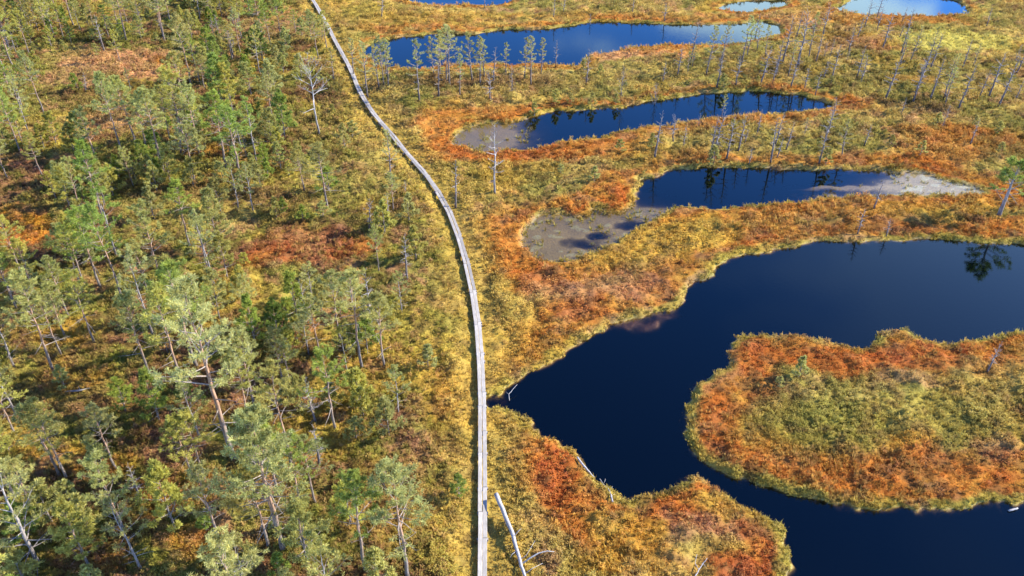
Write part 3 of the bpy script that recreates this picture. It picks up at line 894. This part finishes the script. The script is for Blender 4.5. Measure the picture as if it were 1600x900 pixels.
def tree_parts(seed, H, r0, cb, nb, spread, needle, twigs=5, e_lo=5, e_hi=62, wob=.035, dead_low=5, flat=.6, blades=9, nl=(.15, .25), nw=.026, split=False, thick=1.0):
    """trunk, limbs and needle crown of one tree"""
    rnd = random.Random(seed)
    ns = 11
    pts = [Vector((0, 0, -.15))]; dx = dy = 0
    for i in range(1, ns + 1):
        dx += rnd.uniform(-wob, wob) * H / ns * 2.2; dy += rnd.uniform(-wob, wob) * H / ns * 2.2
        pts.append(Vector((dx, dy, H * i / ns)))
    rad = [r0 * (1.25 if i == 0 else 1) * max(.08, (1 - i / ns) ** .8) for i in range(ns + 1)]
    tg = Geo(); tg.tube(pts, rad, 7)

    def on(t):
        x = t * ns; i = min(int(x), ns - 1); return pts[i].lerp(pts[i + 1], x - i), max(.012, rad[i] + (rad[i + 1] - rad[i]) * (x - i))
    cg = Geo(); limbs = []; bg = Geo()
    az = rnd.uniform(0, 6.28)
    total = nb + dead_low
    for i in range(total):
        dead = i < dead_low
        if dead:
            t = rnd.uniform(max(.12, cb - .28), cb + .08); f = 1
        else:
            f = 1 - (i - dead_low + rnd.uniform(.1, .9)) / nb
            t = 1 - f * (1 - cb)
            t = min(.985, t)
        p, r = on(t)
        az += 2.4 + rnd.uniform(-.5, .5)
        L = spread * (.28 + .72 * f ** flat) * rnd.uniform(.62, 1.15)
        if dead: L *= rnd.uniform(.35, .8)
        el = R(e_hi + (e_lo - e_hi) * f + rnd.uniform(-14, 14))
        if dead: el = R(rnd.uniform(-15, 22))
        d = Vector((math.cos(az) * math.cos(el), math.sin(az) * math.cos(el), math.sin(el)))
        lp = limb(rnd, p, d, L, 5, .05 if not dead else -.02, .13)
        lr = [thick * max(.006, min(r * .55, .016 * L + .012) * (1 - .16 * k)) for k in range(6)]
        lg = Geo() if split else bg
        lg.tube(lp, lr, 4, False)
        ntw = twigs if not dead else rnd.randint(1, 3)
        for j in range(ntw):
            s = rnd.uniform(.3, .98); x = s * 5; k = min(int(x), 4); q = lp[k].lerp(lp[k + 1], x - k)
            dd = (lp[k + 1] - lp[k]).normalized()
            sd_ = dd.cross(Vector((0, 0, 1))); sd_ = sd_.normalized() if sd_.length > 1e-3 else Vector((1, 0, 0))
            td = (dd * .7 + sd_ * rnd.choice((-1, 1)) * rnd.uniform(.5, 1.1) + Vector((0, 0, rnd.uniform(-.1, .5)))).normalized()
            tl = L * rnd.uniform(.2, .42) * (1.15 - .5 * s)
            tp = limb(rnd, q, td, tl, 3, .08, .2)
            lg.tube(tp, [thick * max(.0045, lr[k] * .5 / thick), .0055 * thick, .0045 * thick, .003 * thick], 3, False)
            if not dead and needle > 0:
                for m in range(3):
                    if rnd.random() < needle:
                        sp = .4 + .6 * m / 2; xx = sp * 3; kk = min(int(xx), 2)
                        tuft(cg, rnd, tp[kk].lerp(tp[kk + 1], xx - kk), (tp[kk + 1] - tp[kk]).normalized(), blades, rnd.uniform(*nl), nw)
            elif rnd.random() < .6:
                t2 = limb(rnd, tp[1], (td + Vector((rnd.uniform(-.8, .8), rnd.uniform(-.8, .8), rnd.uniform(-.2, .6)))), tl * .5, 2, .05, .2)
                lg.tube(t2, [.005, .004, .003], 3, False)
        if not dead and needle > 0:
            for m in range(3):
                if rnd.random() < needle:
                    k = 4 if m else 3
                    tuft(cg, rnd, lp[k].lerp(lp[k + 1], rnd.uniform(.3, 1)), (lp[k + 1] - lp[k]).normalized(), blades + 2, rnd.uniform(*nl), nw)
        if split: limbs.append(lg)
    if needle > 0:
        tuft(cg, rnd, pts[-1], Vector((0, 0, 1)), blades + 4, nl[1], nw)
    return tg, (limbs if split else bg), (cg if cg.n else None)


PROTO = {}


def proto(kind, seed, **kw):
    bark = kw.pop('bark', M_BARK); tw = kw.pop('twig', M_TWIG)
    t, b, c = tree_parts(seed, **kw)
    d = dict(H=kw['H'], trunk=t.mesh('trunk', bark))
    if isinstance(b, list): d['limbs'] = [g.mesh('branch', tw) for g in b]
    else: d['limbs'] = b.mesh('branches', tw) if b.n else None
    d['crown'] = c.mesh('crown', M_NEEDLE, False) if c else None
    PROTO.setdefault(kind, []).append(d)


for k in range(5):
    proto('tall', 100 + k, H=8.0, r0=.105, cb=.46 + .03 * k, nb=24, spread=1.8 + .14 * (k % 3), needle=.9, twigs=7, dead_low=7, blades=10, nl=(.17, .29), nw=.029)
for k in range(4):
    proto('bushy', 200 + k, H=5.0, r0=.075, cb=.2, nb=26, spread=1.5 + .12 * k, needle=.97, twigs=7, dead_low=2, flat=.8, blades=11, nl=(.18, .29), nw=.034)
for k in range(4):
    proto('sparse', 300 + k, H=6.5, r0=.085, cb=.4, nb=18, spread=1.5 + .1 * k, needle=.6, twigs=7, dead_low=8, bark=M_GREY, blades=11, nw=.032)
for k in range(4):
    proto('slim', 350 + k, H=6.5, r0=.105, cb=.45, nb=18, spread=1.05 + .1 * k, needle=.34, twigs=7, dead_low=8, bark=M_DARK, blades=10, nw=.03, thick=1.7, wob=.05)
for k in range(5):
    proto('snag', 400 + k, H=6.0, r0=.13, cb=.35, nb=19, spread=.85 + .1 * k, needle=0, twigs=6, thick=2.0, dead_low=7, bark=M_DARK, twig=M_GREY, e_lo=-10, e_hi=50, wob=.02 + .02 * k)
for k in range(4):
    proto('dwarf', 500 + k, H=1.8, r0=.035, cb=.12, nb=15, spread=.72 + .08 * k, needle=.97, twigs=5, dead_low=1, flat=.9, blades=11, nl=(.12, .22), nw=.03)
for k in range(3):
    proto('thicket', 550 + k, H=3.4, r0=.04, cb=.1, nb=26, spread=.95, needle=0, twigs=7, dead_low=6, bark=M_GREY, twig=M_GREY, e_lo=35, e_hi=70)
proto('hero', 11, H=10.5, r0=.16, cb=.44, nb=26, spread=2.9, needle=.85, twigs=11, dead_low=10, split=True, blades=11, nl=(.17, .3), nw=.03)
proto('hero', 17, H=9.5, r0=.13, cb=.42, nb=24, spread=2.3, needle=.85, twigs=9, dead_low=9, split=True, blades=13, nl=(.17, .28), nw=.034)
proto('bare', 23, H=7.0, r0=.10, cb=.55, nb=17, spread=2.7, needle=.06, twigs=8, dead_low=3, split=True, bark=M_SILVER, twig=M_SILVER, e_lo=12, e_hi=70, wob=.05, thick=1.5)
proto('bare', 29, H=6.0, r0=.09, cb=.3, nb=20, spread=1.0, needle=.0, twigs=6, dead_low=6, split=True, bark=M_SILVER, twig=M_SILVER, e_lo=-5, e_hi=50, thick=1.5)
proto('bare', 31, H=6.5, r0=.10, cb=.2, nb=22, spread=2.0, needle=.55, twigs=7, dead_low=8, split=True, bark=M_GREY, twig=M_GREY, e_lo=5, e_hi=50)
proto('flag', 37, H=5.0, r0=.13, cb=.5, nb=18, spread=1.8, needle=.9, twigs=8, dead_low=6, split=True, bark=M_GREY, blades=10)

HUES = {'grey-green': (.44, .42, .135), 'yellow-green': (.48, .44, .10), 'fresh green': (.32, .375, .075), 'dark green': (.15, .20, .045), 'olive': (.44, .385, .11)}
TREES = []
rndT = random.Random(77)


def plant(kind, px, py, h=None, top=None, hue=None, var=None, lean=0.0, lean_az=None, scale_xy=1.0):
    if top is not None: h = height_from(px, py, top)
    X, Y = at(px, py, .25)
    X = float(X); Y = float(Y)
    P = PROTO[kind]
    d = P[var if var is not None else rndT.randrange(len(P))]
    name = {'snag': 'dead_tree', 'bare': 'dead_tree', 'dwarf': 'dwarf_pine', 'thicket': 'bare_shrub'}.get(kind, 'pine_tree')
    root = bpy.data.objects.new(name, None); COL.objects.link(root)
    root.empty_display_size = .3
    root.location = (X, Y, gz(X, Y) - .03)
    s = h / d['H']
    sw = s ** .75 * scale_xy * rndT.uniform(.92, 1.1)
    root.scale = (sw, sw, s)
    la = rndT.uniform(0, 6.28) if lean_az is None else lean_az
    root.rotation_euler = (lean * math.sin(la) + rndT.uniform(-.03, .03), lean * math.cos(la) + rndT.uniform(-.03, .03), rndT.uniform(0, 6.28) if not lean else 0)
    link('trunk', d['trunk'], root)
    hu = hue or rndT.choice(('grey-green', 'grey-green', 'yellow-green', 'fresh green', 'olive'))
    if isinstance(d['limbs'], list):
        for m in d['limbs']: link('branch', m, root)
    elif d['limbs'] is not None:
        o = link('branches', d['limbs'], root, kind='stuff')
    if d['crown']:
        c = link('crown', d['crown'], root)
        b = HUES[hu]; v = rndT.uniform(.85, 1.15)
        c.color = (b[0] * v * rndT.uniform(.95, 1.05), b[1] * v, b[2] * v * rndT.uniform(.9, 1.1), 1)
    TREES.append(dict(o=root, kind=kind, name=name, px=px, py=py, h=h, hue=hu, X=X, Y=Y))
    return root


# trees that can be picked out in the photograph: kind, foot x, foot y, top y, hue
PICKED = [
    ('tall', 84, 584, 440, 'grey-green'), ('tall', 97, 558, 468, 'grey-green'), ('tall', 150, 542, 440, 'yellow-green'), ('tall', 102, 528, 452, 'grey-green'),
    ('tall', 67, 278, 212, 'yellow-green'), ('tall', 12, 280, 218, 'grey-green'), ('bushy', 147, 287, 226, 'fresh green'), ('bushy', 110, 328, 268, 'yellow-green'), ('tall', 210, 296, 235, 'grey-green'),
    ('bushy', 268, 291, 232, 'yellow-green'), ('sparse', 373, 329, 256, 'grey-green'), ('sparse', 396, 333, 262, 'grey-green'), ('tall', 255, 450, 325, 'grey-green'), ('tall', 192, 470, 335, 'fresh green'),
    ('tall', 158, 452, 338, 'fresh green'), ('tall', 233, 463, 380, 'grey-green'), ('tall', 501, 566, 474, 'grey-green'), ('sparse', 483, 556, 488, 'grey-green'), ('tall', 566, 576, 428, 'grey-green'), ('tall', 601, 575, 466, 'grey-green'),
    ('tall', 442, 600, 528, 'olive'), ('tall', 453, 599, 535, 'grey-green'), ('tall', 525, 676, 560, 'fresh green'), ('sparse', 623, 650, 578, 'grey-green'), ('sparse', 490, 476, 415, 'grey-green'), ('sparse', 628, 491, 430, 'grey-green'),
    ('tall', 106, 753, 638, 'olive'), ('tall', 96, 748, 640, 'grey-green'), ('tall', 181, 732, 640, 'grey-green'), ('tall', 304, 756, 655, 'yellow-green'), ('tall', 320, 753, 648, 'yellow-green'), ('tall', 444, 860, 665, 'grey-green'),
    ('tall', 420, 857, 745, 'olive'), ('tall', 493, 786, 688, 'grey-green'), ('tall', 572, 894, 745, 'fresh green'), ('tall', 638, 908, 742, 'grey-green'), ('bushy', 718, 778, 742, 'fresh green'), ('tall', 28, 690, 590, 'yellow-green'),
    ('sparse', 222, 895, 785, 'grey-green'), ('bushy', 140, 885, 790, 'yellow-green'), ('bushy', 275, 830, 735, 'yellow-green'), ('sparse', 44, 205, 125, 'grey-green'), ('bushy', 348, 170, 92, 'fresh green'), ('bushy', 360, 168, 105, 'yellow-green'), ('tall', 292, 238, 115, 'yellow-green'),
    ('tall', 312, 242, 140, 'grey-green'), ('tall', 268, 225, 140, 'olive'), ('bushy', 430, 145, 95, 'olive'), ('bushy', 412, 100, 55, 'dark green'), ('bushy', 400, 95, 48, 'dark green'), ('bushy', 428, 168, 100, 'grey-green'), ('sparse', 205, 142, 108, 'grey-green'), ('sparse', 52, 52, 8, 'grey-green'), ('sparse', 25, 84, 35, 'grey-green'),
    ('tall', 100, 62, 10, 'yellow-green'), ('sparse', 125, 46, 4, 'grey-green'), ('tall', 255, 60, -6, 'dark green'), ('tall', 170, 60, 12, 'fresh green'), ('tall', 200, 40, -12, 'dark green'), ('bushy', 300, 62, 20, 'grey-green'), ('bushy', 222, 66, 30, 'grey-green'),
    ('bushy', 70, 235, 195, 'yellow-green'), ('bushy', 90, 230, 180, 'yellow-green'), ('bushy', 35, 225, 170, 'yellow-green'), ('bushy', 130, 240, 185, 'yellow-green'), ('bushy', 345, 330, 280, 'olive'), ('slim', 613, 292, 208, 'grey-green'), ('tall', 497, 90, 22, 'olive'), ('tall', 511, 78, 22, 'yellow-green'), ('bushy', 505, 66, 28, 'olive'), ('tall', 488, 70, 20, 'grey-green'),
    ('tall', 60, 470, 380, 'yellow-green'), ('tall', 25, 480, 390, 'fresh green'), ('tall', 35, 430, 345, 'yellow-green'), ('tall', 130, 440, 360, 'fresh green'), ('tall', 110, 500, 410, 'grey-green'), ('tall', 235, 590, 470, 'grey-green'), ('tall', 285, 610, 460, 'yellow-green'), ('tall', 330, 560, 460, 'grey-green'), ('tall', 400, 640, 520, 'grey-green'), ('bushy', 250, 660, 580, 'fresh green'), ('bushy', 300, 640, 590, 'dark green'), ('bushy', 200, 650, 600, 'fresh green'), ('bushy', 400, 540, 470, 'fresh green'), ('bushy', 440, 550, 480, 'dark green'), ('tall', 30, 790, 660, 'yellow-green'),
    ('tall', 345, 850, 730, 'grey-green'), ('tall', 470, 800, 690, 'fresh green'), ('bushy', 480, 880, 790, 'grey-green'), ('tall', 390, 1000, 860, 'grey-green'), ('tall', 20, 1010, 830, 'yellow-green'),
    ('bushy', 540, 240, 200, 'olive'), ('bushy', 470, 265, 225, 'olive'), ('bushy', 440, 270, 230, 'grey-green'), ('bushy', 360, 245, 200, 'yellow-green'),
]
# slim pines along the far pond and over the right side
SHORE = [
    ('slim', 522, 128, 75), ('slim', 553, 118, 60), ('slim', 575, 152, 66), ('slim', 592, 140, 75), ('slim', 604, 122, 62), ('tall', 600, 133, 62), ('slim', 607, 143, 68), ('slim', 655, 161, 66), ('slim', 677, 120, 62), ('slim', 685, 153, 58),
    ('slim', 688, 118, 52), ('tall', 697, 130, 48), ('slim', 703, 135, 44), ('slim', 718, 150, 85), ('slim', 737, 126, 52), ('slim', 750, 136, 60), ('slim', 756, 120, 62), ('snag', 768, 159, 108), ('slim', 819, 126, 60), ('slim', 829, 131, 58),
    ('slim', 845, 116, 62), ('snag', 868, 105, 62), ('snag', 916, 132, 74), ('snag', 1058, 118, 66), ('slim', 1104, 116, 42), ('slim', 1127, 97, 36), ('slim', 1158, 102, 30), ('slim', 1166, 90, 34), ('slim', 1182, 82, 36), ('slim', 1195, 90, 42),
    ('snag', 1222, 102, 28), ('slim', 1231, 120, 62), ('snag', 1247, 107, 18), ('slim', 1262, 92, 22), ('snag', 1275, 97, 45), ('snag', 1285, 126, 92), ('snag', 1325, 87, 48), ('snag', 1338, 122, 72), ('snag', 1432, 145, 88), ('snag', 1452, 112, 52), ('slim', 1475, 166, 108),
    ('snag', 1497, 171, 100), ('snag', 1504, 106, 60), ('snag', 1530, 150, 108), ('snag', 1545, 152, 84), ('snag', 1560, 167, 88), ('snag', 1586, 158, 124), ('snag', 1408, 178, 150), ('snag', 1052, 222, 180), ('snag', 1108, 249, 182), ('slim', 1127, 184, 148),
    ('snag', 1182, 214, 176), ('snag', 1228, 236, 192), ('snag', 1290, 222, 168), ('snag', 1300, 190, 152), ('snag', 1350, 230, 198), ('snag', 1437, 245, 228), ('snag', 1365, 328, 284), ('slim', 1255, 218, 190), ('snag', 1163, 225, 200), ('snag', 1543, 579, 532), ('snag', 712, 325, 252),
    ('snag', 865, 28, -5), ('snag', 880, 20, -8), ('snag', 922, 35, 5), ('snag', 988, 22, -4), ('snag', 597, 30, -6), ('snag', 757, 12, -15), ('snag', 1340, 60, 30), ('snag', 578, 362, 312), ('snag', 607, 345, 305), ('snag', 136, 148, 118), ('snag', 634, 305, 284),
    ('snag', 1405, 60, 35), ('snag', 1180, 60, 20), ('snag', 770, 132, 72), ('slim', 790, 118, 66),
]
for k, x, y, t, h in PICKED: plant(k, x, y, top=t, hue=h)
for k, x, y, t in SHORE:
    plant(k, x, y, top=t, hue='grey-green' if rndT.random() < .7 else 'olive', lean=.045 if (x > 1050 and y < 260) else .03, lean_az=rndT.uniform(-.6, .6) + (0 if x > 1050 else 1.5))
plant('hero', 364, 716, top=462, hue='grey-green', var=0)
plant('hero', 442, 862, top=655, hue='grey-green', var=1)
plant('bare', 499, 213, top=100, hue='grey-green', var=0)
plant('bare', 773, 306, top=198, hue='grey-green', var=1)
plant('bare', 60, 880, top=725, hue='grey-green', var=2)
plant('flag', 1560, 337, top=252, hue='fresh green', lean=-.05, lean_az=0, scale_xy=1.5)
for (x, y, t) in ((970, 152, 104), (1024, 158, 112), (345, 66, 25), (335, 60, 28), (352, 205, 170), (385, 245, 205), (800, 150, 108), (368, 250, 222)):
    plant('thicket', x, y, top=t)
for (x, y, h) in ((1120, 138, 4.2), (1150, 135, 3.4), (1188, 136, 4.5), (1206, 133, 3.2), (1236, 137, 3.8), (1256, 140, 2.8), (1274, 148, 2.6), (1112, 252, 4.9), (1204, 254, 4.2), (1214, 248, 2.2), (1280, 255, 3.7), (1170, 256, 1.8), (1340, 366, 2.2), (1385, 367, 1.6)):
    plant('snag', x, y, h=h, lean=rndT.uniform(.02, .14), lean_az=rndT.uniform(0, 6.28))
for (x, y, h) in ((868, 164, 1.6), (892, 163, 1.2), (925, 165, 1.5), (962, 163, 1.2), (835, 178, 1.4), (1130, 140, 1.7), (1115, 256, 1.9), (1290, 258, 1.5)):
    plant('dwarf', x, y, h=h, hue='olive')
for (x, y, t) in ((1247, 592, 562), (1217, 605, 590), (876, 272, 258), (928, 285, 262), (1262, 400, 385)):
    plant('dwarf', x, y, top=t, hue='grey-green')

# the rest of the woodland: every tree set singly, thinning towards the walk and round the open moss
CLEAR = [(190, 100, 150, 30), (190, 190, 85, 24), (495, 385, 115, 34), (35, 355, 60, 34), (300, 338, 110, 16), (590, 255, 70, 70), (690, 740, 70, 90), (640, 800, 70, 80), (120, 560, 60, 20), (180, 760, 70, 22), (270, 800, 50, 24), (372, 775, 42, 55), (365, 725, 30, 25)]


OPEN = [(190, 100, 105, 14), (495, 390, 92, 15), (35, 358, 40, 16), (190, 192, 55, 8), (590, 260, 60, 14)]


def fill(kind_fn, n, dmin, near_walk, seed, reach):
    rnd = random.Random(seed)
    pts = [(t['X'], t['Y']) for t in TREES]
    done = 0; tries = 0
    while done < n and tries < 20000:
        tries += 1
        r = math.sqrt(rnd.uniform(38 ** 2, 152 ** 2)); u = rnd.uniform(-.62, .05)
        X, Y = r * u, r - 20
        px, py = proj(np.array([X]), np.array([Y]))
        px, py = float(px[0]), float(py[0])
        if px < -110 or py < 2 or py > 1010: continue
        wd, sd2 = walk_dist(np.array([X]), np.array([Y]))
        wd, sd2 = float(wd[0]), float(sd2[0])
        if sd2 < 0 or wd < near_walk: continue
        p = min(1, (wd - near_walk) / reach) ** 1.2
        for cx, cy, rx, ry in CLEAR:
            if ((px - cx) / rx) ** 2 + ((py - cy) / ry) ** 2 < 1: p *= .06
        # nothing tall just in front of the open moss
        for cx, cy, rx, ry in OPEN:
            if abs(px - cx) < rx and cy < py < cy + ry * 5: p *= .05
        cl = float(fbm(np.array([X]), np.array([Y]), 8.0, 911, 2)[0])
        if cl < .47: p *= .12
        if rnd.random() > p: continue
        dm = dmin * rnd.uniform(.45, 1.3)
        if any((a - X) ** 2 + (b - Y) ** 2 < dm * dm for a, b in pts): continue
        pts.append((X, Y)); done += 1
        kind, h = kind_fn(rnd, px, py, wd)
        plant(kind, px, py, h=h, scale_xy=rnd.uniform(.85, 1.22) if kind in ('tall', 'bushy') else 1.0)
    return done


def wood(rnd, px, py, wd):
    k = rnd.random()
    m = .62 + .33 * min(1, wd / 14)
    if k < .42: return 'tall', rnd.uniform(4.0, 8.4) * m
    if k < .8: return 'bushy', rnd.uniform(2.2, 5.6) * m
    return 'sparse', rnd.uniform(3.8, 7) * m


fill(wood, 150, 1.8, 2.6, 4, 13)
fill(lambda r, x, y, w: ('dwarf', r.uniform(.9, 2.9)), 250, .9, 1.6, 6, 6)
fill(lambda r, x, y, w: ('snag', r.uniform(2.0, 5.2)), 26, 1.6, 3, 8, 9)
k = 0
while k < 46:      # thin grey trees scattered over the open right side
    x = rndT.uniform(1000, 1640); y = rndT.choice((rndT.uniform(28, 60), rndT.uniform(75, 135), rndT.uniform(90, 180), rndT.uniform(185, 250)))
    X, Y = at(x, y, .2)
    if shore(np.array([float(X)]), np.array([float(Y)]))[0] < .8 or ((x - 1490) / 110) ** 2 + ((y - 66) / 18) ** 2 < 1: continue
    if any(abs(t['px'] - x) < 7 and abs(t['py'] - y) < 5 for t in TREES): continue
    kd = rndT.choice(('snag', 'snag', 'slim', 'snag', 'thicket'))
    plant(kd, x, y, h=rndT.uniform(2.2, 5.6) if kd != 'thicket' else rndT.uniform(1.2, 2.4), hue='olive', lean=rndT.uniform(0, .06), lean_az=rndT.uniform(-.6, .6)); k += 1
for i in range(26):      # seedlings over the open side
    x = rndT.uniform(820, 1590); y = rndT.choice((rndT.uniform(108, 140), rndT.uniform(185, 250)))
    X, Y = at(x, y, .2)
    if shore(np.array([float(X)]), np.array([float(Y)]))[0] > .8: plant('dwarf', x, y, h=rndT.uniform(.7, 1.4), hue='olive')


# ------------------------------------------------------------------ labels: one description per tree
PLACES = [  # (x0, y0, x1, y1) of the foot in the photograph, words
    (-200, -30, 250, 72, 'in the far upper left woodland'), (250, -30, 520, 72, 'far back left of the boardwalk end'), (-200, 72, 330, 212, 'around the far peach moss clearing'),
    (330, 72, 600, 205, 'in the grove behind the bare crooked pine'), (-200, 212, 200, 335, 'behind the orange moss at the left edge'), (200, 205, 420, 335, 'in the grove behind the red clearing'),
    (420, 205, 760, 335, 'left of the first boardwalk bend'), (-200, 335, 130, 480, 'below the orange moss at the left edge'), (130, 335, 400, 480, 'left of the red moss clearing'), (400, 335, 740, 480, 'around the red moss clearing'),
    (-200, 480, 200, 620, 'by the ochre gap at the left edge'), (200, 480, 400, 620, 'behind the tallest pine'), (400, 480, 745, 620, 'left of the pond tip and boardwalk'), (-200, 620, 200, 760, 'above the pale branchy tree'),
    (200, 620, 420, 760, 'around the foot of the tallest pine'), (420, 620, 750, 760, 'on the heath below the pond tip'), (-200, 760, 200, 1100, 'in the lower left corner'), (200, 760, 420, 1100, 'at the bottom below the tallest pine'), (420, 760, 750, 1100, 'at the bottom left of the boardwalk'),
    (560, 95, 800, 170, 'on the near shore of the far pond'), (560, -30, 1050, 60, 'behind the far blue pond'), (800, 60, 1090, 170, 'on the moss between the far ponds'), (1050, -30, 1300, 140, 'at the right end of the far pond'), (1300, -30, 1450, 180, 'on the open heath right of the far pond'), (1450, -30, 1700, 180, 'on the open heath at the upper right edge'),
    (800, 170, 1180, 262, 'between the middle ponds, left half'), (1180, 170, 1420, 262, 'between the middle ponds, right half'), (1420, 170, 1700, 262, 'on the orange moss at right'), (800, 262, 1060, 300, 'left of the third pond'), (1000, 300, 1700, 420, 'on the bank above the largest pond'), (1000, 420, 1700, 800, 'on the mossy island')]
ORD = ['leftmost', 'second from left', 'third from left', 'fourth from left', 'fifth from left', 'sixth from left', 'seventh from left', 'eighth from left', 'ninth from left', 'tenth from left',
       'eleventh from left', 'twelfth from left', 'thirteenth from left', 'fourteenth from left', 'fifteenth from left']
GROUPS = {'pine_tree': 'pine trees on the bog', 'dead_tree': 'dead and bare trees on the bog', 'dwarf_pine': 'young low pines in the moss', 'bare_shrub': 'leafless grey shrubs'}
CATS = {'pine_tree': 'pine', 'dead_tree': 'dead tree', 'dwarf_pine': 'young pine', 'bare_shrub': 'shrub'}


def size_word(t):
    h, n = t['h'], t['name']
    if n == 'dwarf_pine': return 'tiny' if h < 1.2 else ('knee-high' if h < 1.7 else 'young')
    if n == 'bare_shrub': return 'leafless'
    return 'tall' if h > 6.6 else ('mid-sized' if h > 4.4 else 'short')


def noun(t):
    k = t['kind']
    if k == 'dwarf': return t['hue'] + ' pine sapling'
    if k == 'thicket': return 'grey many-stemmed shrub'
    if k == 'snag': return 'leafless dead pine'
    if k == 'slim': return 'slender %s pine' % t['hue']
    if k == 'sparse': return 'thin-crowned %s pine' % t['hue']
    if k == 'bushy': return 'bushy %s pine' % t['hue']
    return '%s pine' % t['hue']


SPECIAL = {('hero', 364): 'tallest pine with thick orange trunk and wide ragged grey-green crown', ('hero', 442): 'big ragged pine with bare lower branches near the bottom of the woodland',
           ('bare', 499): 'bare crooked pine with wide spreading grey branches beside the far boardwalk', ('bare', 773): 'grey dead pine with short bristling branches below the second pond',
           ('bare', 60): 'pale half-dead branchy tree in the lower left corner', ('flag', 1560): 'stout leaning pine with flat green crown on the bank at right edge',
           ('snag', 1543): 'leaning bare pole on the mossy island', ('snag', 1365): 'broken grey pole on the bank below the third pond', ('snag', 712): 'thin pale dead stem just right of the boardwalk bend', ('bushy', 718): 'small bushy green pine close beside the boardwalk, lower half',
           ('dwarf', 1247): 'grey sapling at the upper edge of the island heath'}
fam = {}
for t in TREES:
    t['o']['category'] = CATS[t['name']]; t['o']['group'] = GROUPS[t['name']]
    key = (t['kind'], t['px'])
    if key in SPECIAL:
        t['o']['label'] = SPECIAL[key]; continue
    place = next((p[4] for p in PLACES if p[0] <= t['px'] < p[2] and p[1] <= t['py'] < p[3]), 'beside the boardwalk')
    fam.setdefault((size_word(t) + ' ' + noun(t), place), []).append(t)
for (what, place), ts in fam.items():
    ts.sort(key=lambda t: t['px'])
    for i, t in enumerate(ts):
        t['o']['label'] = (what + ' ' + place) if len(ts) == 1 else '%s %s, %s' % (what, place, ORD[i] if i < len(ts) - 1 or len(ts) < 3 else 'rightmost') if i < len(ORD) else what + ' ' + place
print('TREES', len(TREES), {k: sum(1 for t in TREES if t['name'] == k) for k in CATS})


# ------------------------------------------------------------------ fallen wood
def w3(px, py, z):
    x, y = at(px, py, z); return Vector((float(x), float(y), z))


def log_thing(name, label, cat, px_pts, rad, branches, base_z=.3, mat=None):
    pts = [w3(x, y, z) for x, y, z in px_pts]
    o0 = pts[0]
    root = link(name, None); root.location = o0
    root['label'] = label; root['category'] = cat
    g = Geo(); rnd = random.Random(int(px_pts[0][0]))
    # add in-between points with a little wander
    full = []; rr = []
    for i in range(len(pts) - 1):
        for k in range(3):
            f = k / 3; w = .02 if 0 < i + k else 0
            full.append(pts[i].lerp(pts[i + 1], f) - o0 + Vector((rnd.uniform(-w, w), rnd.uniform(-w, w), rnd.uniform(-w, w)))); rr.append(rad[i] + (rad[i + 1] - rad[i]) * f)
    full.append(pts[-1] - o0); rr.append(rad[-1])
    g.tube(full, rr, 8)
    link('stem', g.mesh('stem', mat or M_LOG), root)
    for bpts, r in branches:
        g = Geo(); q = [w3(x, y, z) - o0 for x, y, z in bpts]
        g.tube(q, [r * (1 - .6 * i / max(1, len(q) - 1)) for i in range(len(q))], 5)
        link('branch', g.mesh('branch', mat or M_LOG), root)
    return root


log_thing('fallen_log', 'silvery fallen trunk lying beside the boardwalk at the bottom', 'log',
          [(775, 772, .85), (785, 795, .8), (800, 832, .7), (806, 855, .62), (815, 885, .55), (822, 905, .5), (835, 950, .4)], [.13, .12, .105, .095, .085, .07, .05],
          [([(803, 838, .68), (808, 832, .95), (814, 826, 1.15)], .03), ([(817, 880, .55), (828, 872, .75), (842, 864, .9), (855, 861, .9), (866, 862, .85)], .045),
           ([(798, 824, .72), (792, 822, .6), (788, 815, .6)], .025), ([(808, 860, .6), (800, 866, .6), (797, 872, .5)], .025), ([(812, 875, .56), (822, 868, .8), (836, 845, 1.0)], .018),
           ([(820, 897, .5), (832, 888, .6), (848, 880, .6)], .02)])
log_thing('driftwood', 'straight grey drift pole lying on the shore of the largest pond', 'driftwood', [(902, 714, .42), (912, 728, .34), (921, 738, .22), (928, 746, .04)], [.05, .06, .055, .035], [])
log_thing('driftwood', 'forked pale branch sticking out of the water by the near shore', 'driftwood', [(957, 784, .42), (955, 774, .36), (950, 764, .24), (942, 757, .12), (937, 748, .2)], [.05, .05, .045, .035, .02],
          [([(951, 765, .14), (956, 763, .3), (957, 760, .35)], .02), ([(942, 757, .1), (945, 752, .25), (946, 748, .3)], .018), ([(955, 774, .15), (961, 772, .2)], .015)])
log_thing('driftwood', 'thin pale branch leaning at the tip of the pond beside the boardwalk', 'driftwood', [(796, 626, .1), (795, 616, .25), (801, 609, .35), (808, 601, .45)], [.022, .02, .015, .008], [([(795, 616, .25), (790, 612, .3)], .01)])
log_thing('driftwood', 'short white stick floating at the right edge of the lower pond', 'driftwood', [(1576, 798, .05), (1582, 796, .08), (1590, 794, .06)], [.05, .055, .045], [])
log_thing('fallen_log', 'fallen grey branch in heather at the bottom of the near peninsula', 'log', [(1085, 903, .45), (1092, 890, .5), (1098, 880, .55), (1105, 872, .7)], [.03, .028, .022, .012],
          [([(1092, 890, .5), (1086, 880, .7), (1089, 866, .9)], .02), ([(1098, 880, .55), (1106, 890, .4)], .016)])
log_thing('fallen_log', 'pale log lying on dark moss in the left woodland gap', 'log', [(100, 612, .35), (125, 610, .36), (148, 605, .4)], [.05, .06, .07], [([(125, 610, .36), (122, 603, .6)], .02)])
